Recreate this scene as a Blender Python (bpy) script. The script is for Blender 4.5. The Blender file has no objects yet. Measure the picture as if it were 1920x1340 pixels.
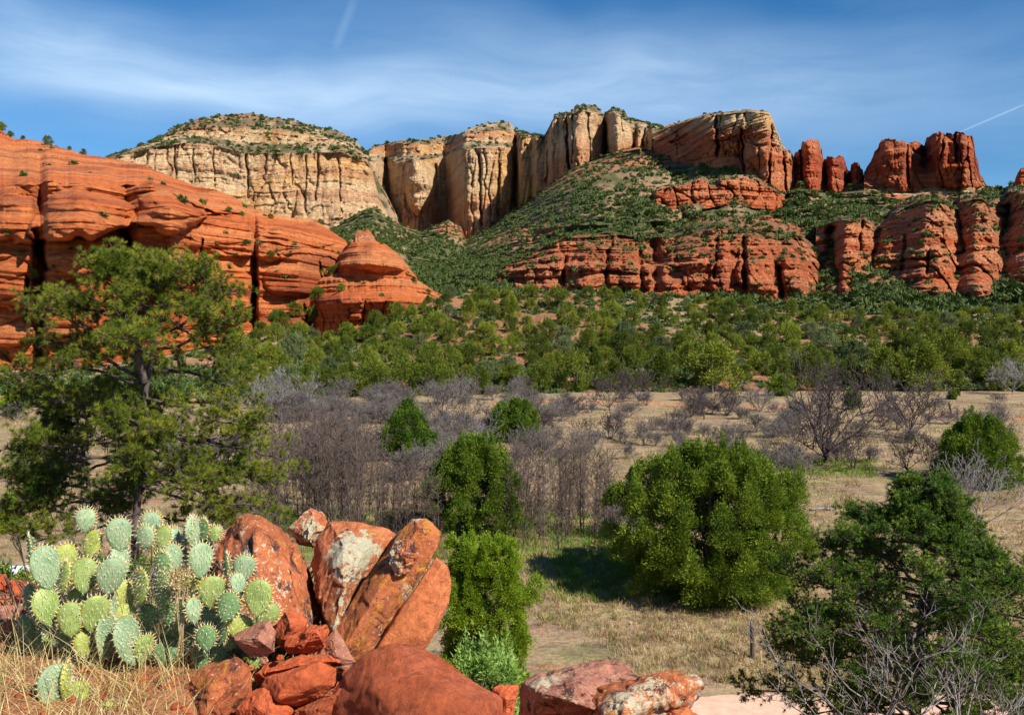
import bpy, bmesh, math, random, time
import numpy as np
from mathutils import Vector, Matrix
R = math.radians
sc = bpy.context.scene
col = sc.collection
T0 = time.time()

# ---------------------------------------------------------------- camera
EYE = 12.0; F = 1700.0; PITCH = math.atan(70/1700.0)
cd = bpy.data.cameras.new('camera'); cam = bpy.data.objects.new('camera', cd); col.objects.link(cam)
cam.location = (0, 0, EYE); cam.rotation_euler = (R(90)-PITCH, 0, 0)
cd.sensor_width = 36; cd.lens = 36*F/1920; cd.clip_start = 0.05; cd.clip_end = 20000
sc.camera = cam

# ---------------------------------------------------------------- sky and sun
SUN_EL, SUN_AZ = 41.0, 132.0      # azimuth clockwise from +Y (view direction)
SKY_STRENGTH, SUN_STRENGTH, EXPOSURE = 0.072, 5.0, 0.76
w = bpy.data.worlds.new('World'); sc.world = w; w.use_nodes = True
def build_world():
    nt = w.node_tree; N = nt.nodes; L = nt.links; N.clear()
    out = N.new('ShaderNodeOutputWorld'); bg = N.new('ShaderNodeBackground')
    bg.inputs[1].default_value = SKY_STRENGTH
    sky = N.new('ShaderNodeTexSky'); sky.sky_type = 'NISHITA'; sky.sun_disc = False
    sky.sun_elevation = R(SUN_EL); sky.sun_rotation = R(SUN_AZ)
    sky.altitude = 1500; sky.air_density = 1.0; sky.dust_density = 0.3; sky.ozone_density = 3.0
    hs = N.new('ShaderNodeHueSaturation'); hs.inputs['Saturation'].default_value = 1.36; hs.inputs['Value'].default_value = 0.98
    L.new(sky.outputs[0], hs.inputs['Color'])
    tc = N.new('ShaderNodeTexCoord')
    def vm(op, a, b=None):
        n = N.new('ShaderNodeVectorMath'); n.operation = op
        for i, x in enumerate((a, b)):
            if x is None: continue
            if isinstance(x, tuple): n.inputs[i].default_value = x
            else: L.new(x, n.inputs[i])
        return n
    def mt(op, a, b=None, clamp=False):
        n = N.new('ShaderNodeMath'); n.operation = op; n.use_clamp = clamp
        for i, x in enumerate((a, b)):
            if x is None: continue
            if isinstance(x, (int, float)): n.inputs[i].default_value = x
            else: L.new(x, n.inputs[i])
        return n.outputs[0]
    def mr(x, a, b, c=0., d=1.):
        n = N.new('ShaderNodeMapRange'); n.interpolation_type = 'SMOOTHSTEP'
        L.new(x, n.inputs[0]); n.inputs[1].default_value = a; n.inputs[2].default_value = b; n.inputs[3].default_value = c; n.inputs[4].default_value = d
        return n.outputs[0]
    d = tc.outputs['Generated']
    warp = N.new('ShaderNodeTexNoise'); warp.inputs['Scale'].default_value = 2.2; warp.inputs['Detail'].default_value = 3
    L.new(d, warp.inputs['Vector'])
    wv = vm('SCALE', warp.outputs['Color']); wv.inputs['Scale'].default_value = 0.2
    dd = vm('ADD', d, wv.outputs[0])
    st = N.new('ShaderNodeMapping'); st.inputs['Scale'].default_value = (1.0, 1.2, 5.5); st.inputs['Rotation'].default_value = (0.0, R(14), 0)
    L.new(dd.outputs[0], st.inputs['Vector'])
    n1 = N.new('ShaderNodeTexNoise'); n1.inputs['Scale'].default_value = 2.4; n1.inputs['Detail'].default_value = 7; n1.inputs['Roughness'].default_value = 0.52
    L.new(st.outputs[0], n1.inputs['Vector'])
    n2 = N.new('ShaderNodeTexNoise'); n2.inputs['Scale'].default_value = 7; n2.inputs['Detail'].default_value = 6; n2.inputs['Roughness'].default_value = 0.6; n2.inputs['Distortion'].default_value = .6
    L.new(st.outputs[0], n2.inputs['Vector'])
    wisps = mr(mt('ADD', mt('MULTIPLY', n1.outputs['Fac'], .76), mt('MULTIPLY', n2.outputs['Fac'], .24)), 0.36, 0.68)
    def cam_dir(px, py):
        v = Vector(((px-960)/F, math.cos(PITCH)+(670-py)/F*math.sin(PITCH), -math.sin(PITCH)+(670-py)/F*math.cos(PITCH)))
        return v.normalized()
    # cloud banks lying in fixed directions of the sky
    tot = None
    for (px, py, sx, sy, a) in ((90, 90, 260, 95, .50), (560, 212, 420, 60, .60), (1150, 185, 400, 80, .42), (800, 130, 800, 110, .38), (1550, 140, 600, 100, .26), (250, 220, 520, 110, .35), (1500, 260, 700, 90, .28)):
        c = cam_dir(px, py)
        df = vm('SUBTRACT', dd.outputs[0], tuple(c + Vector((.1, .1, .1))))
        sc_ = vm('MULTIPLY', df.outputs[0], (F/sx, 1.5, F/sy))
        ln = vm('LENGTH', sc_.outputs[0])
        g = mr(ln.outputs['Value'], 1.5, 0.0, 0.0, a)
        tot = g if tot is None else mt('ADD', tot, g)
    wm = mt('ADD', mt('MULTIPLY', wisps, 0.48), 0.44)
    cov = mt('MULTIPLY', tot, wm, True)
    base = mt('MULTIPLY', wisps, 0.12)
    cov = mt('MAXIMUM', cov, base)
    # contrails: great-circle streaks
    for (a, b, wd, st_) in (((1790, 252), (1935, 190), .0014, .30), ((625, 100), (668, -10), .007, .10)):
        A, B = cam_dir(*a), cam_dir(*b)
        n = A.cross(B).normalized(); m = (A+B).normalized(); hl = (A-B).length/2
        dp = vm('DOT_PRODUCT', vm('NORMALIZE', d).outputs[0], tuple(n))
        near = mr(mt('ABSOLUTE', dp.outputs['Value']), wd, 0.0)
        ds = vm('DISTANCE', vm('NORMALIZE', d).outputs[0], tuple(m))
        ins = mr(ds.outputs['Value'], hl*1.05, hl*.55)
        cov = mt('ADD', cov, mt('MULTIPLY', mt('MULTIPLY', near, ins), st_), True)
    mx = N.new('ShaderNodeMixRGB'); L.new(cov, mx.inputs[0]); L.new(hs.outputs[0], mx.inputs[1]); mx.inputs[2].default_value = (4.9, 6.7, 8.8, 1)
    L.new(mx.outputs[0], bg.inputs[0]); L.new(bg.outputs[0], out.inputs[0])
build_world()
sd = bpy.data.lights.new('sun', 'SUN'); sun = bpy.data.objects.new('sun', sd); col.objects.link(sun)
sd.energy = SUN_STRENGTH; sd.angle = R(0.5); sd.color = (1.0, 0.94, 0.84)
S = Vector((math.cos(R(SUN_EL))*math.sin(R(SUN_AZ)), math.cos(R(SUN_EL))*math.cos(R(SUN_AZ)), math.sin(R(SUN_EL))))
sun.rotation_euler = (-S).to_track_quat('-Z', 'Y').to_euler(); sun.location = (0, 0, 60)
sc.view_settings.view_transform = 'Standard'; sc.view_settings.look = 'None'; sc.view_settings.exposure = EXPOSURE; sc.view_settings.gamma = 1
sc.render.engine = 'CYCLES'; sc.cycles.max_bounces = 6; sc.cycles.diffuse_bounces = 3; sc.cycles.transparent_max_bounces = 4

# ---------------------------------------------------------------- noise and helpers
def _h(ix, iy, iz, seed=0):
    n = (ix.astype(np.int64)*374761393 + iy.astype(np.int64)*668265263 + iz.astype(np.int64)*2147483647 + seed*974634777) & 0xffffffff
    n = ((n ^ (n >> 13))*1274126177) & 0xffffffff
    n = ((n ^ (n >> 15))*2246822519) & 0xffffffff
    return ((n ^ (n >> 16)) & 0xffffff)/float(0xffffff)
def vnoise(x, y, z=None, seed=0):
    x = np.asarray(x, float); y = np.asarray(y, float)
    z = np.zeros_like(x) if z is None else np.asarray(z, float)
    ix, iy, iz = np.floor(x), np.floor(y), np.floor(z)
    fx, fy, fz = x-ix, y-iy, z-iz
    fx, fy, fz = [f*f*f*(f*(f*6-15)+10) for f in (fx, fy, fz)]
    r = 0
    for a in (0, 1):
        for b in (0, 1):
            for c in (0, 1):
                r = r + _h(ix+a, iy+b, iz+c, seed)*(fx if a else 1-fx)*(fy if b else 1-fy)*(fz if c else 1-fz)
    return r*2-1
def fbm(x, y, z=None, seed=0, o=4, g=0.5):
    s = 0; a = 1; t = 0; f = 1
    for i in range(o):
        s = s + a*vnoise(np.asarray(x)*f+i*17.3, np.asarray(y)*f+i*9.1, None if z is None else np.asarray(z)*f, seed+i); t += a; a *= g; f *= 2.03
    return s/t
def worley(x, y, seed=0):
    ix, iy = np.floor(x), np.floor(y); f1 = np.full(x.shape, 9.); f2 = np.full(x.shape, 9.); idv = np.zeros(x.shape)
    for a in (-1, 0, 1):
        for b in (-1, 0, 1):
            jx = _h(ix+a, iy+b, ix*0, seed); jy = _h(ix+a, iy+b, ix*0+1, seed)
            d = np.hypot(ix+a+jx-x, iy+b+jy-y)
            m = d < f1
            f2 = np.where(m, f1, np.minimum(f2, d)); idv = np.where(m, _h(ix+a, iy+b, ix*0+2, seed), idv); f1 = np.where(m, d, f1)
    return f1, f2, idv
def sm(x, a, b):
    t = np.clip((x-a)/(b-a), 0, 1); return t*t*(3-2*t)
CP, SP = math.cos(PITCH), math.sin(PITCH)
def kx(px, py): return ((px-960)/F)/(CP+(670-py)/F*SP)
def kz(py): return (-SP+(670-py)/F*CP)/(CP+(670-py)/F*SP)
def pt(px, py, Y): return Vector((kx(px, py)*Y, Y, EYE+kz(py)*Y))
def ptn(px, py, Y): return np.stack([kx(px, py)*Y, Y+0*px, EYE+kz(py)*Y], -1)
def poly(pts): 
    a = np.array(pts, float); return lambda u: np.interp(u, a[:, 0], a[:, 1])

def ground_z(x, y):
    x = np.asarray(x, float); y = np.asarray(y, float)
    s = 24.0 + 3*sm(-x, 3, 14) + 0.8*np.sin(x*0.35)
    t = np.clip((y-4.4)/(s-4.4), 0, 1)
    hill = (10.42-.20*sm(x, -1.5, -1.15)*(1-sm(y, 4.6, 5.4)))*(1-t) - 0.55*np.sin(t*math.pi)*sm(x, 1, 8)
    hill = hill + (0.06*fbm(x*1.3, y*1.3, seed=5) + 0.35*fbm(x*.25, y*.25, seed=6)*sm(y, 5, 9))*sm(hill, 0, 1.0)
    val = 0.22*fbm(x*0.06, y*0.06, seed=8)*sm(y, 30, 60) + 0.04*fbm(x*.7, y*.7, seed=9)
    side = sm(np.abs(x), 22, 60)*sm(60-y, 0, 60)*0
    lim = 12-.47*np.maximum(y, 1)-.12; k = sm(x/np.maximum(y, 1.), -.10, .0)
    hill = np.where(y < 30, hill*(1-k)+np.minimum(hill, np.maximum(lim, 0))*k, hill)
    return hill + val*sm(y, 22, 30) + side
def gpt(px, py):
    Y = -EYE/kz(py)
    for _ in range(6):
        z = float(ground_z(kx(px, py)*Y, Y)); Y = (z-EYE)/kz(py)
    p = pt(px, py, Y); return p

def newmesh(name, V, Fc, mats, smooth=False, colr=None, midx=None):
    """V (n,3); Fc (m,3) or (m,4) or list of such arrays"""
    me = bpy.data.meshes.new(name)
    V = np.asarray(V, np.float32)
    if not (isinstance(Fc, list) and isinstance(Fc[0], np.ndarray)): Fc = [np.array(Fc)]
    Fc = [np.asarray(f, np.int32) for f in Fc if len(f)]
    me.vertices.add(len(V)); me.vertices.foreach_set('co', V.ravel())
    loops = np.concatenate([f.ravel() for f in Fc]); tot = np.concatenate([np.full(len(f), f.shape[1], np.int32) for f in Fc])
    st = np.concatenate([[0], np.cumsum(tot)[:-1]]).astype(np.int32)
    me.loops.add(len(loops)); me.loops.foreach_set('vertex_index', loops)
    me.polygons.add(len(tot)); me.polygons.foreach_set('loop_start', st); me.polygons.foreach_set('loop_total', tot)
    if smooth: me.polygons.foreach_set('use_smooth', np.ones(len(tot), bool))
    for m in (mats if isinstance(mats, (list, tuple)) else [mats]): me.materials.append(m)
    if midx is not None: me.polygons.foreach_set('material_index', np.asarray(midx, np.int32))
    if colr is not None:
        at = me.color_attributes.new('Col', 'FLOAT_COLOR', 'POINT')
        c = np.ones((len(V), 4), np.float32); c[:, :3] = colr; at.data.foreach_set('color', c.ravel())
    me.update(calc_edges=True); me.validate()
    return me
def obj(name, me, parent=None, label=None, cat=None, group=None, kind=None, loc=None):
    o = bpy.data.objects.new(name, me); col.objects.link(o)
    if parent is not None: o.parent = parent
    if loc is not None: o.location = loc
    for k, v in (('label', label), ('category', cat), ('group', group), ('kind', kind)):
        if v: o[k] = v
    return o
def thing(name, label, cat, loc=(0, 0, 0), group=None):
    return obj(name, None, None, label, cat, group, None, loc)
def copy_tree(o, parent=None):
    c = o.copy(); col.objects.link(c)
    if parent is not None: c.parent = parent
    for ch in list(o.children): copy_tree(ch, c)
    return c

# ---------------------------------------------------------------- materials
def mat(name):
    m = bpy.data.materials.new(name); m.use_nodes = True
    nt = m.node_tree; b = nt.nodes['Principled BSDF']; b.inputs['Specular IOR Level'].default_value = 0.25; b.inputs['Roughness'].default_value = 0.9
    return m, nt, nt.nodes, nt.links, b
def noise(N, L, vec, scale, detail=4, rough=0.55, dist=0):
    n = N.new('ShaderNodeTexNoise'); n.inputs['Scale'].default_value = scale; n.inputs['Detail'].default_value = detail
    n.inputs['Roughness'].default_value = rough; n.inputs['Distortion'].default_value = dist
    if vec is not None: L.new(vec, n.inputs['Vector'])
    return n.outputs['Fac']
def ramp(N, L, x, stops):
    r = N.new('ShaderNodeValToRGB'); e = r.color_ramp.elements
    while len(e) < len(stops): e.new(0.5)
    for i, (p, c) in enumerate(stops):
        e[i].position = p; e[i].color = (*c, 1) if len(c) == 3 else c
    L.new(x, r.inputs[0]); return r.outputs[0]
def mixc(N, L, f, a, b, mode='MIX'):
    m = N.new('ShaderNodeMixRGB'); m.blend_type = mode
    for i, x in enumerate((f, a, b)):
        if isinstance(x, (int, float)): m.inputs[i].default_value = x
        elif isinstance(x, tuple): m.inputs[i].default_value = (*x, 1)
        else: L.new(x, m.inputs[i])
    return m.outputs[0]
def mapping(N, L, vec, scale=(1, 1, 1), rot=(0, 0, 0)):
    m = N.new('ShaderNodeMapping'); m.inputs['Scale'].default_value = scale; m.inputs['Rotation'].default_value = rot
    L.new(vec, m.inputs['Vector']); return m.outputs[0]
def bump(N, L, b, h, strength, dist):
    n = N.new('ShaderNodeBump'); n.inputs['Strength'].default_value = strength; n.inputs['Distance'].default_value = dist
    L.new(h, n.inputs['Height']); L.new(n.outputs[0], b.inputs['Normal'])

def cliff_mat(name, s=1.0, bs=1.0, streak=0.5, joint=0.):
    m, nt, N, L, b = mat(name)
    at = N.new('ShaderNodeAttribute'); at.attribute_name = 'Col'
    g = N.new('ShaderNodeNewGeometry').outputs['Position']
    n1 = noise(N, L, mapping(N, L, g, (.12*s, .12*s, .9*s)), 1.0, 6, 0.65)
    n2 = noise(N, L, mapping(N, L, g, (.22*s, .22*s, .035*s)), 1.0, 5, 0.6)
    n3 = noise(N, L, g, .7*s, 5, 0.7)
    c = mixc(N, L, 1.0, at.outputs['Color'], ramp(N, L, n1, [(.3, (.74, .67, .63)), (.7, (1.22, 1.2, 1.15))]), 'MULTIPLY')
    c = mixc(N, L, streak, c, ramp(N, L, n2, [(.36, (.5, .42, .42)), (.52, (1.05, 1.05, 1.05))]), 'MULTIPLY')
    c = mixc(N, L, 1.0, c, ramp(N, L, n3, [(.3, (.82, .8, .8)), (.7, (1.15, 1.15, 1.15))]), 'MULTIPLY')
    L.new(c, b.inputs['Base Color'])
    n4 = noise(N, L, mapping(N, L, g, (.2*s, .2*s, 3.2*s), (0, R(3), 0)), 1.0, 4, 0.6)
    ad = N.new('ShaderNodeMath'); ad.operation = 'ADD'; L.new(n1, ad.inputs[0]); L.new(n3, ad.inputs[1])
    ad2 = N.new('ShaderNodeMath'); ad2.operation = 'MULTIPLY_ADD'; L.new(n4, ad2.inputs[0]); ad2.inputs[1].default_value = .6; L.new(ad.outputs[0], ad2.inputs[2])
    h = ad2.outputs[0]
    if joint:
        for sc3, k_ in (((.16*s, .16*s, .05*s), 1.0), ((.3*s, .3*s, .45*s), .55)):
            wv = N.new('ShaderNodeVectorMath'); wv.operation = 'ADD'; L.new(mapping(N, L, g, sc3), wv.inputs[0])
            nn = N.new('ShaderNodeTexNoise'); nn.inputs['Scale'].default_value = .35*s; nn.inputs['Detail'].default_value = 3; L.new(g, nn.inputs['Vector']); L.new(nn.outputs['Color'], wv.inputs[1])
            vo = N.new('ShaderNodeTexVoronoi'); vo.feature = 'DISTANCE_TO_EDGE'; vo.inputs['Scale'].default_value = 1.0; L.new(wv.outputs[0], vo.inputs['Vector'])
            mr = N.new('ShaderNodeMapRange'); L.new(vo.outputs['Distance'], mr.inputs[0]); mr.inputs[1].default_value = 0; mr.inputs[2].default_value = .07; mr.inputs[3].default_value = -joint*k_; mr.inputs[4].default_value = 0
            a3 = N.new('ShaderNodeMath'); a3.operation = 'ADD'; L.new(h, a3.inputs[0]); L.new(mr.outputs[0], a3.inputs[1]); h = a3.outputs[0]
    bump(N, L, b, h, 1.0, 3.0/s*bs)
    return m
M = {}
M['cliff'] = cliff_mat('pale sandstone', .55, .9, .4, .4)
M['redcliff'] = cliff_mat('red sandstone', 1.0, .85, .35, .8)
M['redrock'] = cliff_mat('smooth red sandstone', 2.0, .9, .45, .12)
M['slope'] = cliff_mat('scrubby talus', 1.5, .8, .0)

def leaf_mat(name, stops, trans=0.25, rand=0.25, yellow=None, scale=.6):
    m, nt, N, L, b = mat(name)
    g = N.new('ShaderNodeNewGeometry').outputs['Position']
    oi = N.new('ShaderNodeObjectInfo')
    n = noise(N, L, g, scale, 3, .6)
    n2 = noise(N, L, g, scale*7, 2, .6)
    md = N.new('ShaderNodeMath'); md.operation = 'MULTIPLY_ADD'; md.inputs[1].default_value = .5; L.new(n2, md.inputs[0])
    h = N.new('ShaderNodeMath'); h.operation = 'MULTIPLY'; h.inputs[1].default_value = .5; L.new(n, h.inputs[0]); L.new(h.outputs[0], md.inputs[2])
    c = ramp(N, L, md.outputs[0], stops)
    hs = N.new('ShaderNodeHueSaturation'); L.new(c, hs.inputs['Color'])
    mr = N.new('ShaderNodeMapRange'); L.new(oi.outputs['Random'], mr.inputs[0]); mr.inputs[3].default_value = 1-rand; mr.inputs[4].default_value = 1+rand
    L.new(mr.outputs[0], hs.inputs['Value'])
    mr2 = N.new('ShaderNodeMapRange'); L.new(oi.outputs['Random'], mr2.inputs[0]); mr2.inputs[3].default_value = .515; mr2.inputs[4].default_value = .485
    L.new(mr2.outputs[0], hs.inputs['Hue'])
    c = hs.outputs[0]
    L.new(c, b.inputs['Base Color']); b.inputs['Roughness'].default_value = .65; b.inputs['Specular IOR Level'].default_value = .2
    if trans:
        t = N.new('ShaderNodeBsdfTranslucent'); L.new(c, t.inputs[0]); mx = N.new('ShaderNodeMixShader'); mx.inputs[0].default_value = trans
        L.new(b.outputs[0], mx.inputs[1]); L.new(t.outputs[0], mx.inputs[2]); L.new(mx.outputs[0], N['Material Output'].inputs[0])
    return m
M['juniper'] = leaf_mat('juniper foliage', [(.36, (.035, .08, .007)), (.5, (.10, .165, .013)), (.63, (.25, .32, .03))], .3, .2, scale=1.1)
M['hilljun'] = leaf_mat('hillside foliage', [(.32, (.055, .08, .01)), (.5, (.125, .16, .016)), (.66, (.24, .27, .03))], .25, .42, scale=.2)
M['hillgrey'] = leaf_mat('grey green foliage', [(.3, (.07, .10, .035)), (.5, (.13, .165, .06)), (.7, (.20, .22, .10))], .2, .3, scale=.2)
M['farveg'] = leaf_mat('far scrub', [(.3, (.03, .06, .016)), (.5, (.065, .10, .022)), (.7, (.12, .15, .04))], .15, .0, scale=.06)
M['blueveg'] = leaf_mat('blue green foliage', [(.3, (.04, .13, .05)), (.5, (.08, .22, .09)), (.7, (.16, .32, .15))], .2, .1)
M['pine'] = leaf_mat('pine needles', [(.34, (.04, .08, .008)), (.5, (.125, .165, .014)), (.64, (.34, .32, .04))], .25, .05, scale=1.6)
M['pinyon'] = leaf_mat('pinyon needles', [(.33, (.035, .085, .012)), (.5, (.10, .17, .018)), (.66, (.26, .31, .035))], .25, .05, scale=1.4)
M['brightjun'] = leaf_mat('yellow green juniper sprays', [(.3, (.08, .15, .008)), (.5, (.18, .27, .012)), (.7, (.34, .40, .03))], .3, .05, scale=2.5)
M['shrubleaf'] = leaf_mat('small green leaves', [(.33, (.12, .20, .03)), (.5, (.24, .36, .07)), (.66, (.42, .52, .16))], .3, .05, scale=3)
M['greengrass'] = leaf_mat('green grass', [(.3, (.08, .16, .015)), (.5, (.14, .24, .02)), (.7, (.26, .3, .05))], .3, .0, scale=.5)
M['drygrass'] = leaf_mat('dry grass', [(.34, (.15, .11, .05)), (.5, (.34, .25, .11)), (.64, (.62, .50, .26))], .25, .0, scale=.5)
M['neargrass'] = leaf_mat('near dry grass', [(.34, (.20, .13, .05)), (.45, (.42, .32, .12)), (.56, (.62, .52, .27)), (.64, (.22, .26, .05))], .25, .0, scale=3)

def bark_mat(name, a, b_, s=6):
    m, nt, N, L, b = mat(name)
    g = N.new('ShaderNodeNewGeometry').outputs['Position']
    n = noise(N, L, mapping(N, L, g, (1, 1, .35)), s, 5, .65)
    L.new(ramp(N, L, n, [(.35, a), (.68, b_)]), b.inputs['Base Color']); bump(N, L, b, n, .8, .03)
    return m
M['bark'] = bark_mat('dark bark', (.035, .025, .022), (.15, .115, .10))
M['greybark'] = bark_mat('weathered grey wood', (.10, .088, .085), (.34, .31, .30), 10)
M['deadtwig'] = bark_mat('bare twigs', (.05, .036, .031), (.165, .12, .10), 3)
M['mesq'] = bark_mat('mesquite bark', (.03, .022, .022), (.10, .075, .072), 3)
M['scrub'] = bark_mat('purple grey twigs', (.08, .068, .063), (.22, .187, .172), 1.5)
M['postwood'] = bark_mat('fence post wood', (.03, .022, .018), (.12, .085, .06), 12)

def boulder_mat(name, base, blob=None, lichen=.5, white=.5, orange=.4, seed=0, dark=.4, sc_=1.0):
    m, nt, N, L, b = mat(name)
    tc = N.new('ShaderNodeNewGeometry').outputs['Position']
    v = mapping(N, L, tc); N_ = N['Mapping'] if 'Mapping' in N else None
    if N_: N_.inputs['Location'].default_value = (seed*3.1, seed*1.7, seed*.9)
    n1 = noise(N, L, v, 3.5*sc_, 8, .62)
    n1b = noise(N, L, v, 26*sc_, 6, .7)
    c = ramp(N, L, n1, [(.3, tuple(x*.62 for x in base)), (.5, base), (.72, tuple(min(1, x*1.25+.02) for x in base))])
    c = mixc(N, L, .75, c, ramp(N, L, n1b, [(.35, (.55, .5, .5)), (.6, (1.15, 1.15, 1.15))]), 'MULTIPLY')
    vd = N.new('ShaderNodeTexVoronoi'); vd.inputs['Scale'].default_value = 30
    dk = noise(N, L, v, 9.0*sc_, 7, .72, .5)
    c = mixc(N, L, ramp(N, L, dk, [(.5+.22*(1-dark), (0, 0, 0)), (.56+.22*(1-dark), (1, 1, 1))]), c, (.075, .032, .03))
    og = noise(N, L, v, 13*sc_, 6, .7, .8)
    c = mixc(N, L, ramp(N, L, og, [(.66-.14*orange, (0, 0, 0)), (.70-.14*orange, (.9, .9, .9))]), c, (.50, .20, .025))
    # crusty pale lichen: large blotches gated by a broad patch, edged by fine noise
    pa = noise(N, L, v, 2.3*sc_, 3, .5)
    fi = noise(N, L, v, 24*sc_, 8, .8, .3)
    ad = N.new('ShaderNodeMath'); ad.operation = 'MULTIPLY_ADD'; ad.inputs[1].default_value = .95; L.new(pa, ad.inputs[0]); L.new(fi, ad.inputs[2])
    src = ad.outputs[0]
    if blob:
        sb = N.new('ShaderNodeVectorMath'); sb.operation = 'DISTANCE'; L.new(tc, sb.inputs[0]); sb.inputs[1].default_value = blob[0]
        mb = N.new('ShaderNodeMapRange'); L.new(sb.outputs['Value'], mb.inputs[0]); mb.inputs[1].default_value = blob[1]*.3; mb.inputs[2].default_value = blob[1]; mb.inputs[3].default_value = .26; mb.inputs[4].default_value = 0
        a4 = N.new('ShaderNodeMath'); a4.operation = 'ADD'; L.new(src, a4.inputs[0]); L.new(mb.outputs[0], a4.inputs[1]); src = a4.outputs[0]
    th = 1.26-.20*white
    c = mixc(N, L, ramp(N, L, _half(N, L, src), [(th*.5, (0, 0, 0)), (th*.5+.012, (1, 1, 1))]), c, mixc(N, L, n1b, (.36, .31, .19), (.66, .62, .45)))
    fk = noise(N, L, v, 70*sc_, 3, .6) if white > .5 else noise(N, L, v, 6*sc_, 8, .8)
    white_ = white if white > .5 else 0
    c = mixc(N, L, ramp(N, L, fk, [(.70-.06*white_, (0, 0, 0)), (.73-.06*white_, (.9, .9, .9))]), c, (.62, .56, .42))
    L.new(c, b.inputs['Base Color'])
    hh = N.new('ShaderNodeMath'); hh.operation = 'ADD'; L.new(n1b, hh.inputs[0]); L.new(fi, hh.inputs[1])
    bump(N, L, b, hh.outputs[0], 1.0, .022)
    return m
def _half(N, L, x):
    m = N.new('ShaderNodeMath'); m.operation = 'MULTIPLY'; m.inputs[1].default_value = .5; L.new(x, m.inputs[0]); return m.outputs[0]

def ground_mat():
    m, nt, N, L, b = mat('meadow ground')
    g = N.new('ShaderNodeNewGeometry').outputs['Position']
    big = noise(N, L, mapping(N, L, g, (.05, .11, .1)), 1, 5, .6, .4)
    mid = noise(N, L, mapping(N, L, g, (.35, .7, .3)), 1, 6, .65)
    fine = noise(N, L, g, 5, 6, .7)
    c = ramp(N, L, big, [(.32, (.22, .145, .085)), (.46, (.38, .28, .155)), (.60, (.30, .20, .13)), (.72, (.40, .31, .18))])
    c = mixc(N, L, ramp(N, L, mid, [(.56, (0, 0, 0)), (.70, (.8, .8, .8))]), c, (.40, .15, .065))
    mid2 = noise(N, L, mapping(N, L, g, (.16, .33, .3)), 1.3, 5, .6)
    c = mixc(N, L, ramp(N, L, mid2, [(.52, (0, 0, 0)), (.64, (.75, .75, .75))]), c, (.17, .19, .055))
    mv = noise(N, L, mapping(N, L, g, (.22, .5, .3)), 1.7, 6, .7, .6)
    c = mixc(N, L, ramp(N, L, mv, [(.50, (0, 0, 0)), (.62, (.85, .85, .85))]), c, (.17, .115, .085))
    c = mixc(N, L, .9, c, ramp(N, L, fine, [(.3, (.5, .46, .42)), (.66, (1.2, 1.2, 1.2))]), 'MULTIPLY')
    # red soil of the near hill
    sx = N.new('ShaderNodeSeparateXYZ'); L.new(g, sx.inputs[0])
    hh = N.new('ShaderNodeMapRange'); L.new(sx.outputs[2], hh.inputs[0]); hh.inputs[1].default_value = .5; hh.inputs[2].default_value = 2.0
    c = mixc(N, L, hh.outputs[0], c, mixc(N, L, fine, (.22, .08, .035), (.42, .17, .08)))
    L.new(c, b.inputs['Base Color'])
    ad = N.new('ShaderNodeMath'); ad.operation = 'ADD'; L.new(fine, ad.inputs[0]); L.new(mid, ad.inputs[1])
    bump(N, L, b, ad.outputs[0], .8, .12)
    return m
def plain(name, base, var=.25, s=3, bd=.02, rough=.9):
    m, nt, N, L, b = mat(name)
    g = N.new('ShaderNodeNewGeometry').outputs['Position']
    n = noise(N, L, g, s, 6, .65)
    L.new(ramp(N, L, n, [(.3, tuple(x*(1-var) for x in base)), (.7, tuple(min(1, x*(1+var)) for x in base))]), b.inputs['Base Color'])
    b.inputs['Roughness'].default_value = rough
    if bd: bump(N, L, b, n, .6, bd)
    return m
M['ground'] = ground_mat()
M['road'] = plain('pale red dirt', (.60, .38, .27), .2, 2.5)
M['path'] = plain('red dirt track', (.52, .17, .07), .3, .8)

# ---------------------------------------------------------------- ground sheet
def build_ground():
    ys = np.concatenate([np.linspace(-14, 2.5, 20), np.linspace(3, 30, 160), np.exp(np.linspace(math.log(30.2), math.log(6000), 190))])
    s = np.linspace(-1, 1, 360); s = s*.75 + s**3*.25
    Sg, Yg = np.meshgrid(s, ys)
    X = Sg*(np.maximum(Yg, 2)*.95+9)
    Z = ground_z(X, Yg)
    Z = Z - sm(Yg, 155, 200)*6
    V = np.stack([X, Yg, Z], -1).reshape(-1, 3); nu = len(s); nv = len(ys)
    i = np.arange(nv-1)[:, None]*nu+np.arange(nu-1)[None]
    Fq = np.stack([i, i+1, i+nu+1, i+nu], -1).reshape(-1, 4)
    obj('ground', newmesh('ground', V, Fq, M['ground'], True), label='flat dry valley floor and the rocky rise in front of it', cat='ground', kind='structure')
build_ground()
def strip(name, pts, wd, mt, label, cat):
    P = [Vector(p) for p in pts]; V = []; Fq = []; n = 0
    S_ = []
    for a, b in zip(P[:-1], P[1:]):
        k = max(2, int((b-a).length/1.2))
        for j in range(k): S_.append(a.lerp(b, j/k))
    S_.append(P[-1])
    W = 7
    for i, p in enumerate(S_):
        d = (S_[min(i+1, len(S_)-1)]-S_[max(i-1, 0)]).normalized(); nn = Vector((-d.y, d.x))
        ww = wd*(1+.12*math.sin(i*1.3)+.1*math.sin(i*.37))
        for j in range(W):
            q = p+nn*ww*(j/(W-1)-.5); z = float(ground_z(q.x, q.y))+(.02 if 0 < j < W-1 else -.03)
            V.append((q.x, q.y, z))
    for i in range(len(S_)-1):
        for j in range(W-1): a = i*W+j; Fq.append((a, a+W, a+W+1, a+1))
    obj(name, newmesh(name, V, Fq, mt, True), label=label, cat=cat, kind='structure')
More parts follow.
